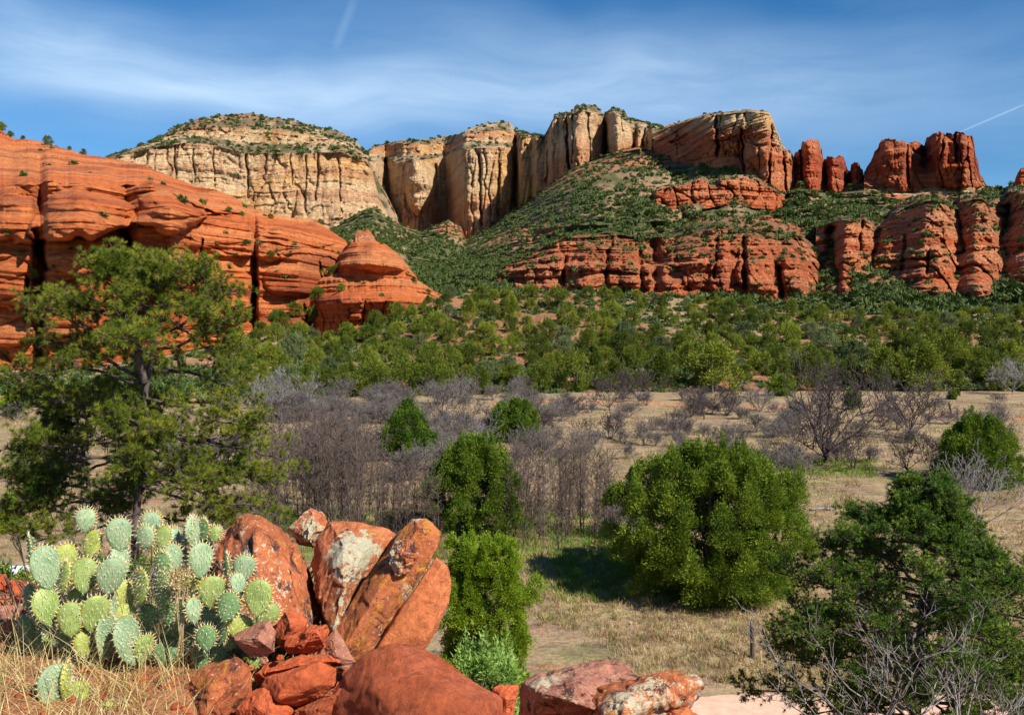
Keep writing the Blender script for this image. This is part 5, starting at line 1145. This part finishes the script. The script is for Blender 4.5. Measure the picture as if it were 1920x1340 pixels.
rock('large bright red split block in front of the rubble heap', [(488, 1290), (495, 1268), (550, 1262), (600, 1238), (632, 1252), (630, 1285), (600, 1310), (560, 1325), (500, 1320)], 3.8, .25, 4, 24, [(535, 1280, .12), (545, 1262, .1), (520, 1310, .12), (600, 1285, .1)], .015, name='rock')
rock('dark red slab lying left of the bright red split block', [(440, 1330), (470, 1300), (492, 1285), (500, 1318), (550, 1330), (560, 1400), (430, 1400)], 3.75, .25, 4, 25, [(480, 1330, .08), (520, 1350, .12)], .025, name='rock')
rock('reddish rock at the bottom edge between split block and biggest boulder', [(552, 1330), (600, 1312), (640, 1290), (630, 1330), (590, 1400), (540, 1400)], 3.7, .2, 5, 26, [(595, 1330, .08)], .025, name='rock')
rock('long red slab under the jagged rock, above the split block', [(470, 1262), (500, 1240), (560, 1228), (620, 1226), (640, 1240), (600, 1262), (540, 1270), (480, 1282)], 4.05, .25, 4, 27, [(560, 1245, .08), (500, 1260, .08)], .02, name='rock')
rock('pinkish boulder with pale lichen, right of the leafy shrub', [(968, 1275), (1000, 1258), (1040, 1250), (1075, 1243), (1140, 1236), (1178, 1246), (1196, 1268), (1190, 1320), (1120, 1400), (960, 1400)], 5.6, .6, 6, 28, [(1080, 1270, .3), (1150, 1275, .25), (1020, 1300, .4), (1120, 1330, .5)], .022, strata=6)
rock('overhanging red boulder pointing right above the dirt road', [(1090, 1310), (1140, 1285), (1200, 1268), (1240, 1262), (1270, 1272), (1312, 1270), (1322, 1282), (1300, 1300), (1262, 1330), (1240, 1400), (1080, 1400)], 5.3, .5, 0, 29, [(1180, 1300, .25), (1260, 1290, .15), (1160, 1350, .4), (1290, 1284, .05)], .024, strata=5)
rock('small red rock tucked under the overhanging boulder', [(1235, 1345), (1260, 1322), (1290, 1320), (1312, 1340), (1300, 1400), (1230, 1400)], 5.2, .3, 3, 30, [(1270, 1345, .15)], .03)
for i, (o_, Y, lab, mi) in enumerate((
    ([(-30, 1080), (10, 1077), (22, 1092), (14, 1112), (-30, 1118)], 5.3, 'dark red rock highest of the heap at the left edge', 4),
    ([(8, 1110), (20, 1088), (55, 1092), (72, 1108), (60, 1128), (20, 1132)], 5.1, 'red rock beside the leftmost cactus pads', 4),
    ([(-30, 1115), (12, 1110), (30, 1125), (34, 1150), (-30, 1152)], 4.9, 'squarish red rock at the left edge, second from the top', 3),
    ([(-30, 1160), (5, 1140), (40, 1132), (50, 1160), (38, 1190), (-30, 1200)], 4.7, 'pinkish lichen rock in the heap at the left edge', 6),
    ([(-30, 1195), (20, 1160), (52, 1175), (62, 1205), (50, 1240), (-30, 1245)], 4.4, 'lowest broad red rock at the left edge, behind dry grass', 4))):
    rock(lab, o_, Y, .3, mi, 40+i, [((o_[0][0]+o_[2][0])/2+5, (o_[0][1]+o_[-1][1])/2+4, .1)], .03, name='rock')
for i, (px, py, s, lab) in enumerate(((495, 1237, 9, 'round pinkish pebble on the rubble'), (470, 1252, 7, 'small orange stone left of the rubble heap'), (650, 1262, 10, 'small red stone at the foot of the leaning slab'), (525, 1232, 7, 'red stone chip below the jagged rock'), (668, 1250, 7, 'pale stone chip on top of the rubble'), (430, 1372, 12, 'small red stone at the bottom edge'))):
    rock(lab, [(px-s, py), (px-s*.4, py-s*.8), (px+s*.6, py-s*.7), (px+s, py+s*.2), (px+s*.3, py+s*.8), (px-s*.7, py+s*.7)], 3.98, .05, (6, 3, 4, 4, 6, 4)[i], 60+i, (), .03, vox=.003, name='stone')
# stony red debris bed under the heap
def debris():
    rng = np.random.default_rng(33); bm = bmesh.new(); bmesh.ops.create_icosphere(bm, subdivisions=1, radius=1)
    v = np.array([p.co[:] for p in bm.verts]); f = np.array([[q.index for q in t.verts] for t in bm.faces]); bm.free()
    Vs = []; Fs = []; n = 0
    for k in range(1500):
        X = rng.uniform(-2.6, 1.3) if k % 3 else rng.uniform(-1.25, -.2); Y = rng.uniform(3.5, 6.0) if k % 3 else rng.uniform(3.5, 4.6)
        s = .008+.034*rng.random()**2.2; sc3 = np.array([1, rng.uniform(.6, 1), rng.uniform(.4, .7)])*s
        q = v*rng.uniform(.6, 1.15, len(v))[:, None]*sc3
        a = rng.uniform(0, 6.28); c, s_ = math.cos(a), math.sin(a); q = np.stack([q[:, 0]*c-q[:, 1]*s_, q[:, 0]*s_+q[:, 1]*c, q[:, 2]], -1)
        Vs.append(q+np.array([X, Y, float(ground_z(X, Y))+s*.15])); Fs.append(f+n); n += len(v)
    obj('rubble', newmesh('rubble', np.concatenate(Vs), np.concatenate(Fs), BM[4]), label='loose red stone chips scattered over the rocky rise', cat='rubble', kind='stuff')
debris()
print('rocks', time.time()-T0)

# ---------------------------------------------------------------- prickly pear
def pad_mat(name, a, b_):
    m, nt, N, L, b = mat(name)
    g = N.new('ShaderNodeNewGeometry').outputs['Position']; n = noise(N, L, g, 14, 5, .6); n2 = noise(N, L, g, 90, 3, .6); oi = N.new('ShaderNodeObjectInfo')
    c = ramp(N, L, n, [(.3, a), (.68, b_)])
    c = mixc(N, L, .5, c, ramp(N, L, n2, [(.35, (.75, .75, .7)), (.6, (1.1, 1.1, 1.1))]), 'MULTIPLY')
    sp = noise(N, L, g, 45, 5, .7); c = mixc(N, L, ramp(N, L, sp, [(.70, (0, 0, 0)), (.74, (.8, .8, .8))]), c, (.22, .15, .05))
    hs = N.new('ShaderNodeHueSaturation'); L.new(c, hs.inputs['Color']); mr = N.new('ShaderNodeMapRange'); L.new(oi.outputs['Random'], mr.inputs[0]); mr.inputs[3].default_value = .85; mr.inputs[4].default_value = 1.12; L.new(mr.outputs[0], hs.inputs['Value'])
    L.new(hs.outputs[0], b.inputs['Base Color']); b.inputs['Roughness'].default_value = .55; b.inputs['Specular IOR Level'].default_value = .3
    b.inputs['Subsurface Weight'].default_value = .0
    bump(N, L, b, n2, .35, .004)
    return m
PM = {'b': pad_mat('blue green cactus skin', (.13, .225, .115), (.27, .36, .20)), 'g': pad_mat('green cactus skin', (.13, .20, .045), (.26, .33, .095)), 'y': pad_mat('yellow green cactus skin', (.22, .27, .04), (.34, .38, .09)), 'd': pad_mat('shade darkened cactus skin', (.07, .15, .055), (.13, .24, .09))}  # last skin paints shade into the colour of left-facing and inner pads
m_, nt_, N_, L_2, b_2 = mat('cactus spines'); b_2.inputs['Base Color'].default_value = (.78, .70, .52, 1); b_2.inputs['Roughness'].default_value = .5; M['spine'] = m_
m_, nt_, N_, L_2, b_2 = mat('brown areoles'); b_2.inputs['Base Color'].default_value = (.20, .10, .03, 1); M['areole'] = m_
m_, nt_, N_, L_2, b_2 = mat('golden rim bristles'); b_2.inputs['Base Color'].default_value = (.55, .30, .04, 1); M['glochid'] = m_
def pad_mesh(Hh, Ww, rng, th=.016):
    nu, nv = 28, 12
    V = []; 
    for j in range(nv+1):
        ph = -math.pi/2+math.pi*j/nv        # front pole to back pole
        for i in range(nu):
            a = 2*math.pi*i/nu; r = math.cos(ph)**.8 if math.cos(ph) > 0 else 0
            z = math.sin(a)*r; x = math.cos(a)*r
            wf = (1-.30*(.5-.5*z)**1.6*1.0)*(.92+.08*z)
            if z < -.6: wf *= 1-.55*((-z-.6)/.4)**1.5*1.0
            V.append((x*wf*Ww/2, math.sin(ph)*th*(1-.0*z), (z+1)*Hh/2))
    V = np.array(V); V[:, 1] += .18*Hh*(V[:, 0]/Ww)**2*rng.uniform(-1, 1)+.02*Hh*np.sin(V[:, 2]/Hh*3+rng.uniform(0, 6))
    V += .0015*fbm(V[:, 0]*60, V[:, 1]*60, V[:, 2]*60, seed=3, o=2)[:, None]
    i = np.arange(nv)[:, None]*nu+np.arange(nu)[None]; j = np.arange(nv)[:, None]*nu+(np.arange(nu)[None]+1) % nu
    return V, np.stack([i, i+nu, j+nu, j], -1).reshape(-1, 4)
def spines_mesh(Hh, Ww, rng, V, dens=1.0):
    """areoles in diagonal rows on both faces and along the rim, each with a few spines"""
    A = []; Nr = []
    sp = .0215
    r = 0; z = sp*.6
    while z < Hh-.006:
        x = -Ww/2+(sp*.5 if r % 2 else 0)
        while x < Ww/2:
            zz = z/Hh*2-1; wf = (1-.30*(.5-.5*zz)**1.6)*(.92+.08*zz)
            if zz < -.6: wf *= 1-.55*((-zz-.6)/.4)**1.5
            lim = math.sqrt(max(0, 1-zz*zz))**.8*wf*Ww/2*.93
            if abs(x) < lim:
                for sd_ in (-1, 1):
                    q = V[np.argmin((V[:, 0]-x)**2+(V[:, 2]-z)**2+(np.sign(V[:, 1]-0)*sd_ < 0)*0+(V[:, 1]-sd_*.012)**2*.5)]
                    A.append((x+rng.normal()*.0012, q[1] if q[1]*sd_ > 0 else sd_*.012, z+rng.normal()*.0012)); Nr.append((0, sd_, 0))
            x += sp*1.05
        z += sp*.78; r += 1
    for a in np.linspace(-.6, math.pi+.6, 20):
        zz = math.sin(a); wf = (1-.30*(.5-.5*zz)**1.6)*(.92+.08*zz); x = math.cos(a)*wf*Ww/2
        A.append((x, rng.normal()*.003, (zz+1)*Hh/2)); Nr.append((math.cos(a), 0, math.sin(a)))
    A = np.array(A); Nr = np.array(Nr, float); nA = len(A); rim = np.arange(nA) >= nA-20
    k = 2; reps = np.where(rim, 3, rng.choice([0, 1, 2, 3], nA, p=[.1, .4, .35, .15])); 
    P = np.repeat(A, reps, 0); Nn = np.repeat(Nr, reps, 0); n = len(P)
    d = Nn+rand_unit(rng, n)*.55+np.array([0, 0, -.45])*(~np.repeat(rim, reps))[:, None]; d /= np.linalg.norm(d, axis=1, keepdims=True)
    L_ = rng.uniform(.014, .036, n)[:, None]*np.where(np.repeat(rim, reps), .8, 1)[:, None]
    s = np.cross(d, rand_unit(rng, n)); s /= np.linalg.norm(s, axis=1, keepdims=True)+1e-9; t = np.cross(d, s); w_ = .0011
    Vs = np.stack([P+s*w_, P-s*w_*.5+t*w_*.87, P-s*w_*.5-t*w_*.87, P+d*L_], 1).reshape(-1, 3)
    b = np.arange(n)[:, None]*4; Fs = np.concatenate([np.concatenate([b, b+1, b+3], 1), np.concatenate([b+1, b+2, b+3], 1), np.concatenate([b+2, b, b+3], 1)])
    # areole cushions
    o = np.array([(1, 0, 0), (0, 1, 0), (-1, 0, 0), (0, -1, 0), (0, 0, 1), (0, 0, -1)])*.0027
    Va = (A[:, None]+o[None]*np.where(rim, 1.9, 1)[:, None, None]).reshape(-1, 3); tf = np.array([(0, 1, 4), (1, 2, 4), (2, 3, 4), (3, 0, 4), (1, 0, 5), (2, 1, 5), (3, 2, 5), (0, 3, 5)])
    Fa = (tf[None]+(np.arange(nA)*6)[:, None, None]).reshape(-1, 3)+len(Vs)
    return np.concatenate([Vs, Va]), [Fs, Fa], [0]*len(Fs)+[1]*((nA-20)*8)+[2]*160
def cactus(label, pads, Y0, seed, group=None):
    rng = np.random.default_rng(seed); pads = list(pads); x0, x1 = min(p[0] for p in pads)+15, max(p[0] for p in pads)-15
    if len(pads) > 12:      # filler pads low inside the clump, mostly in the shade-darkened skin
        for i in range(14): pads.append((rng.uniform(x0, x1), rng.uniform(1150, 1265), rng.uniform(34, 50), rng.uniform(46, 64), rng.uniform(-18, 18), rng.choice(['d', 'd', 'g']), rng.choice([-1, 1]), rng.uniform(.1, .24)))
    mx_ = sum(p[0] for p in pads)/len(pads); bx = kx(mx_, 1250)*Y0; base = (bx, Y0, float(ground_z(bx, Y0)))
    t = thing('prickly_pear', label, 'cactus', base, group)
    for (cx, cy, w_, h, tilt, c, side, dY) in pads:
        Y = Y0+dY; k = Y/F; Hh = h*k*1.07; wr = w_*k*1.08; full = max(wr*1.02, Hh*.80)
        Wd = max(full, wr); yaw = math.acos(min(1, max(.12, wr/Wd)))*side+rng.normal()*.06
        p = pt(cx, cy+h*.5*math.cos(R(tilt)), Y); p.x -= math.sin(R(tilt))*Hh*.5
        V, Fc = pad_mesh(Hh, Wd, rng)
        Sv, Sf, Sm = spines_mesh(Hh, Wd, rng, V)
        Rm = Matrix.Rotation(R(tilt), 4, 'Y') @ Matrix.Rotation(yaw, 4, 'Z') @ Matrix.Rotation(R(rng.uniform(-14, 4)), 4, 'X')
        o = obj('pad', newmesh('pad', V, Fc, PM[c], True), t); o.matrix_local = Matrix.Translation(p-Vector(base)) @ Rm
        sm_ = newmesh('spines', Sv, Sf, [M['spine'], M['areole'], M['glochid']], midx=Sm); obj('spines', sm_, o)
    return t
# (centre x, centre y, width, height, lean, skin, facing, distance offset)
cactus('leftmost prickly pear clump with pale blue green and yellow green pads', [
    (160, 977, 40, 46, 2, 'b', 1, .05), (171, 1023, 41, 53, 10, 'y', -1, .05), (89, 1067, 38, 82, -6, 'b', 1, -.1), (122, 1052, 40, 62, 6, 'y', 1, .05), (121, 1087, 33, 64, 10, 'g', -1, -.03),
    (158, 1082, 48, 66, 4, 'g', 1, -.05), (207, 1082, 47, 72, 10, 'b', 1, -.05), (88, 1140, 38, 72, -8, 'g', 1, -.12), (133, 1163, 47, 66, 0, 'g', 1, -.12), (178, 1153, 48, 72, 10, 'g', 1, -.08),
    (53, 1123, 36, 50, -20, 'd', -1, .1), (50, 1183, 42, 52, -15, 'd', -1, .05), (142, 1128, 40, 40, 0, 'y', 1, .02), (158, 1210, 27, 50, -5, 'y', 1, -.08), (118, 1200, 40, 56, -30, 'd', -1, 0), (75, 1212, 26, 44, -25, 'g', 1, .05),
    (186, 1215, 34, 50, 10, 'd', -1, 0), (165, 1242, 46, 56, 0, 'd', -1, .05), (120, 1235, 40, 60, 0, 'd', -1, .1), (55, 1035, 26, 60, -12, 'd', -1, .15), (66, 1060, 24, 50, -5, 'd', -1, .12)], 4.15, 1)
cactus('middle prickly pear clump with long white spines and dark shaded pads', [
    (223, 1004, 40, 64, -6, 'b', 1, 0), (233, 1052, 15, 62, 4, 'b', 1, 0), (283, 980, 42, 36, 4, 'b', 1, .12), (273, 1009, 42, 46, 0, 'b', -1, .05), (303, 1010, 34, 44, 8, 'g', -1, .08), (205, 1150, 18, 70, 0, 'b', 1, -.05), (205, 1196, 13, 84, 2, 'b', 1, -.1),
    (305, 1060, 36, 50, -6, 'd', -1, .0), (326, 1050, 32, 56, 4, 'b', 1, .03), (262, 1103, 42, 66, 0, 'g', -1, -.03), (300, 1113, 46, 74, -16, 'd', -1, -.05), (233, 1118, 36, 56, 0, 'y', 1, .05), (337, 1155, 34, 56, 8, 'd', -1, 0), (312, 1150, 36, 50, -8, 'd', -1, .02),
    (250, 1203, 27, 92, -4, 'b', 1, -.15), (270, 1218, 28, 56, 12, 'g', 1, -.12), (310, 1228, 54, 44, 0, 'd', 1, -.05), (236, 1160, 38, 54, -6, 'y', 1, 0), (275, 1165, 44, 60, 5, 'd', -1, .05), (325, 1195, 44, 56, 0, 'd', -1, .05), (285, 1245, 40, 50, 0, 'd', -1, .05), (352, 1200, 36, 60, 5, 'd', -1, .05)], 4.2, 2)
cactus('small prickly pear clump with orange tipped pads behind the middle clump', [
    (348, 998, 19, 54, 2, 'b', -1, 0), (366, 1000, 14, 60, 0, 'b', 1, 0), (379, 997, 28, 44, -4, 'd', -1, .05), (403, 1003, 27, 34, 10, 'g', 1, .05), (345, 1045, 30, 60, -8, 'd', -1, .1), (385, 1030, 34, 44, 0, 'd', -1, .12), (330, 1012, 24, 44, -14, 'b', 1, .1)], 4.55, 3)
cactus('right prickly pear clump with broad light green pads against the boulder', [
    (378, 1053, 44, 64, 4, 'b', 1, .02), (427, 1063, 19, 48, 0, 'd', -1, .05), (458, 1065, 44, 48, 6, 'b', 1, .05), (449, 1098, 26, 44, -4, 'b', 1, 0), (399, 1113, 58, 62, 0, 'g', 1, 0), (424, 1141, 54, 54, 10, 'd', -1, -.06), (483, 1124, 56, 68, 6, 'g', 1, -.05), (500, 1157, 40, 52, 42, 'g', 1, -.03),
    (365, 1147, 21, 50, 0, 'b', 1, -.05), (387, 1197, 42, 50, 0, 'd', 1, -.03), (416, 1185, 26, 54, 6, 'd', -1, 0), (447, 1176, 56, 42, 20, 'y', 1, -.02), (432, 1200, 40, 40, 10, 'g', 1, .03), (365, 1100, 34, 50, -6, 'y', -1, .06), (395, 1165, 44, 56, -4, 'd', -1, .06), (375, 1235, 44, 56, 0, 'd', -1, .06), (410, 1232, 40, 50, 6, 'd', -1, .06)], 4.1, 4)
cactus('low prickly pear at the bottom left with a spiny upright pad', [
    (106, 1296, 34, 96, -4, 'b', 1, -.02), (128, 1285, 16, 84, -2, 'y', -1, .02), (147, 1310, 38, 60, 10, 'y', 1, .0), (150, 1355, 40, 60, 0, 'd', -1, .05), (110, 1365, 40, 60, 0, 'd', -1, .05)], 3.75, 5)
cactus('tiny yellow tipped prickly pear at the bottom edge in the grass', [(203, 1335, 36, 36, 6, 'y', 1, 0), (228, 1345, 20, 34, 14, 'y', 1, .03)], 3.72, 6)
def undergrowth():
    rng = np.random.default_rng(57); pa = []
    for i in range(420):
        x = rng.uniform(-2.75, -1.25); y = rng.uniform(4.75, 5.5); z = float(ground_z(x, y))
        p, r = branch((x, y, z), (rng.normal()*.6, rng.normal()*.4, 1), rng.uniform(.25, .72), .006, rng, .4, .02, 6); pa.append((p, r))
        for k in range(3):
            j = rng.integers(1, 5); pa.append(branch(p[j], rand_unit(rng, 1)[0]+np.array([0, 0, .4]), rng.uniform(.1, .25), .004, rng, .3, .0, 4))
    obj('undergrowth', newmesh('undergrowth', *tubes(pa, 3), M['bark']), label='tangle of dark twigs behind the prickly pear clumps', cat='undergrowth', kind='stuff')
undergrowth()
def seed_heads():
    rng = np.random.default_rng(55); Vs = []
    P = pt(338, 1085, 4.05)
    pts_ = np.array(P)+rng.normal(size=(900, 3))*np.array([.03, .03, .028]); v, f = leaves(pts_, .008, rng)
    st = [(np.array([[P.x+rng.normal()*.01, P.y, P.z-.35], [P.x+rng.normal()*.02, P.y, P.z]]), [.003, .002]) for _ in range(6)]
    tv, tf = tubes(st, 3)
    o = obj('dried_plant', newmesh('dried_plant', np.concatenate([v, tv]), [f, tf+len(v)], M['neargrass']), None, 'straw coloured dried seed head between the middle and right cactus clumps', 'dried plant')
seed_heads()
print('cactus', time.time()-T0)

# ---------------------------------------------------------------- posts, log, car
def post(px, py, hpx, wd, lean, label, group=None, fk=0):
    p = gpt(px, py); H_ = hpx/F*p.y; rng = np.random.default_rng(int(px))
    q = bez([(0, 0, -.3), (lean*H_*.5, 0, H_*.5), (lean*H_, 0, H_)], 8, rng, .012); r = np.array([wd, wd*1.05, wd*.98, wd, wd*.95, wd*.97, wd*.92, wd*.6])
    V, Fc = tubes([(q, r)], 8); V += .012*fbm(V[:, 0]*14, V[:, 1]*14, V[:, 2]*5, seed=2)[:, None]
    V = np.concatenate([V, [q[-1]+np.array([0, 0, .01])]]); n = len(V)-1
    cap = np.array([[n-8+i, n-8+(i+1) % 8, n] for i in range(8)])
    obj('fence_post', newmesh('fence_post', V, [Fc, cap], M['postwood'], True), None, label, 'fence post', group).location = p
post(1411, 1232, 72, .082, -.03, 'upright dark wooden fence post standing in the near dry grass')
post(1786, 782, 27, .14, -.28, 'leaning dark post, longer one of the pair by the track')
post(1794, 782, 18, .13, .05, 'short upright post, right one of the pair by the track')
post(1400, 784, 17, .1, 0, 'small dark fence post right of the paired bare shrubs')
post(1320, 786, 14, .09, 0, 'small dark fence post below the paired bare shrubs')
post(1161, 783, 15, .09, 0, 'small dark fence post under the bare trees, mid meadow')
def log():
    p = gpt(1545, 958); rng = np.random.default_rng(5)
    pa = [(bez([(-.9, 0, .1), (-.2, .1, .16), (.75, 0, .12)], 9, rng, .03), np.linspace(.09, .06, 9)), (bez([(.2, .05, .12), (.6, .1, .35), (.8, .1, .42)], 5, rng, .02), np.linspace(.05, .02, 5)), (bez([(-.5, .05, .12), (-.9, -.2, .2)], 4, rng, .02), np.linspace(.05, .02, 4))]
    V, Fc = tubes(pa, 7); obj('fallen_log', newmesh('fallen_log', V, Fc, M['greybark'], True), None, 'weathered fallen log on dry ground below the large mesquite', 'log').location = p
log()
def car():
    p = pt(52, 1130, 38.6); p.z = float(ground_z(p.x, p.y)); t = thing('parked_car', 'white parked car glimpsed behind the cactus at the left', 'car', tuple(p)); t.rotation_euler = (0, 0, R(8))
    def box_prof(prof, wfun, name, mt, bev=.05):
        bm = bmesh.new(); L_ = []; Rr = []
        for (y, z) in prof: w_ = wfun(z); L_.append(bm.verts.new((-w_, y, z))); Rr.append(bm.verts.new((w_, y, z)))
        bm.faces.new(L_); bm.faces.new(Rr[::-1])
        n = len(prof)
        for i in range(n): bm.faces.new((L_[i], Rr[i], Rr[(i+1) % n], L_[(i+1) % n]))
        bmesh.ops.recalc_face_normals(bm, faces=bm.faces); bmesh.ops.bevel(bm, geom=bm.edges[:], offset=bev, segments=2, affect='EDGES')
        me = bpy.data.meshes.new(name); bm.to_mesh(me); bm.free(); me.materials.append(mt); return obj(name, me, t)
    wm, nt, N, L, b = mat('white car paint'); b.inputs['Base Color'].default_value = (.78, .79, .80, 1); b.inputs['Roughness'].default_value = .25; b.inputs['Coat Weight'].default_value = .5
    gm, nt, N, L, b = mat('dark window glass'); b.inputs['Base Color'].default_value = (.02, .025, .03, 1); b.inputs['Roughness'].default_value = .08
    tm, nt, N, L, b = mat('tyre rubber'); b.inputs['Base Color'].default_value = (.02, .02, .02, 1)
    rm, nt, N, L, b = mat('red tail lamp'); b.inputs['Base Color'].default_value = (.5, .02, .02, 1); b.inputs['Roughness'].default_value = .2
    box_prof([(-2.2, .35), (-2.25, .75), (-2.1, .98), (-1.6, 1.02), (1.0, 1.0), (2.0, .86), (2.2, .6), (2.15, .32)], lambda z: .9-.05*max(0, z-.7), 'body', wm)
    box_prof([(-1.95, .98), (-1.45, 1.42), (.1, 1.46), (.95, 1.0)], lambda z: .82-.28*(z-.98), 'cabin', wm, .04)
    for nm, vs in (('rear_window', [(-.66, -1.86, 1.08), (.66, -1.86, 1.08), (.58, -1.54, 1.36), (-.58, -1.54, 1.36)]), ('windscreen', [(.66, .86, 1.08), (-.66, .86, 1.08), (-.58, .26, 1.39), (.58, .26, 1.39)]), ('side_window', [(-.815, -1.5, 1.06), (-.815, .6, 1.06), (-.72, .1, 1.38), (-.72, -1.35, 1.36)]), ('side_window', [(.815, .6, 1.06), (.815, -1.5, 1.06), (.72, -1.35, 1.36), (.72, .1, 1.38)])):
        c = Vector((0, -.3, .9)); vv = [Vector(v)+(Vector(v)-c).normalized()*.05 for v in vs]; vi = [Vector(v)-(Vector(v)-c).normalized()*.02 for v in vs]
        obj(nm, newmesh(nm, [tuple(v) for v in vv+vi], [(0, 1, 2, 3), (4, 7, 6, 5), (0, 4, 5, 1), (1, 5, 6, 2), (2, 6, 7, 3), (3, 7, 4, 0)], gm), t)
    for x in (-.82, .82):
        for y in (-1.4, 1.4):
            ang = np.linspace(0, 2*math.pi, 24, endpoint=False); V = []
            for xx, rr in ((-.1, .27), (-.1, .33), (.1, .33), (.1, .27)): V += [(x+xx, y+math.cos(a)*rr, .33+math.sin(a)*rr) for a in ang]
            V += [(x-.08, y, .33), (x+.08, y, .33)]; Fq = []; n = 24
            for r_ in range(3): Fq += [(r_*n+i, r_*n+(i+1) % n, (r_+1)*n+(i+1) % n, (r_+1)*n+i) for i in range(n)]
            Ft = [(i, (i+1) % n, 96) for i in range(n)]+[(3*n+i, 3*n+(i+1) % n, 97) for i in range(n)]
            obj('wheel', newmesh('wheel', V, [np.array(Fq), np.array(Ft)], tm), t)
        l_ = obj('tail_light', newmesh('tail_light', [(x*.92+a, -2.28+b_, .78+c) for a in (-.1, .1) for b_ in (0, .08) for c in (-.06, .1)], [(0, 1, 3, 2), (4, 6, 7, 5), (0, 4, 5, 1), (2, 3, 7, 6), (0, 2, 6, 4), (1, 5, 7, 3)], rm), t)
car()
print('done', time.time()-T0)
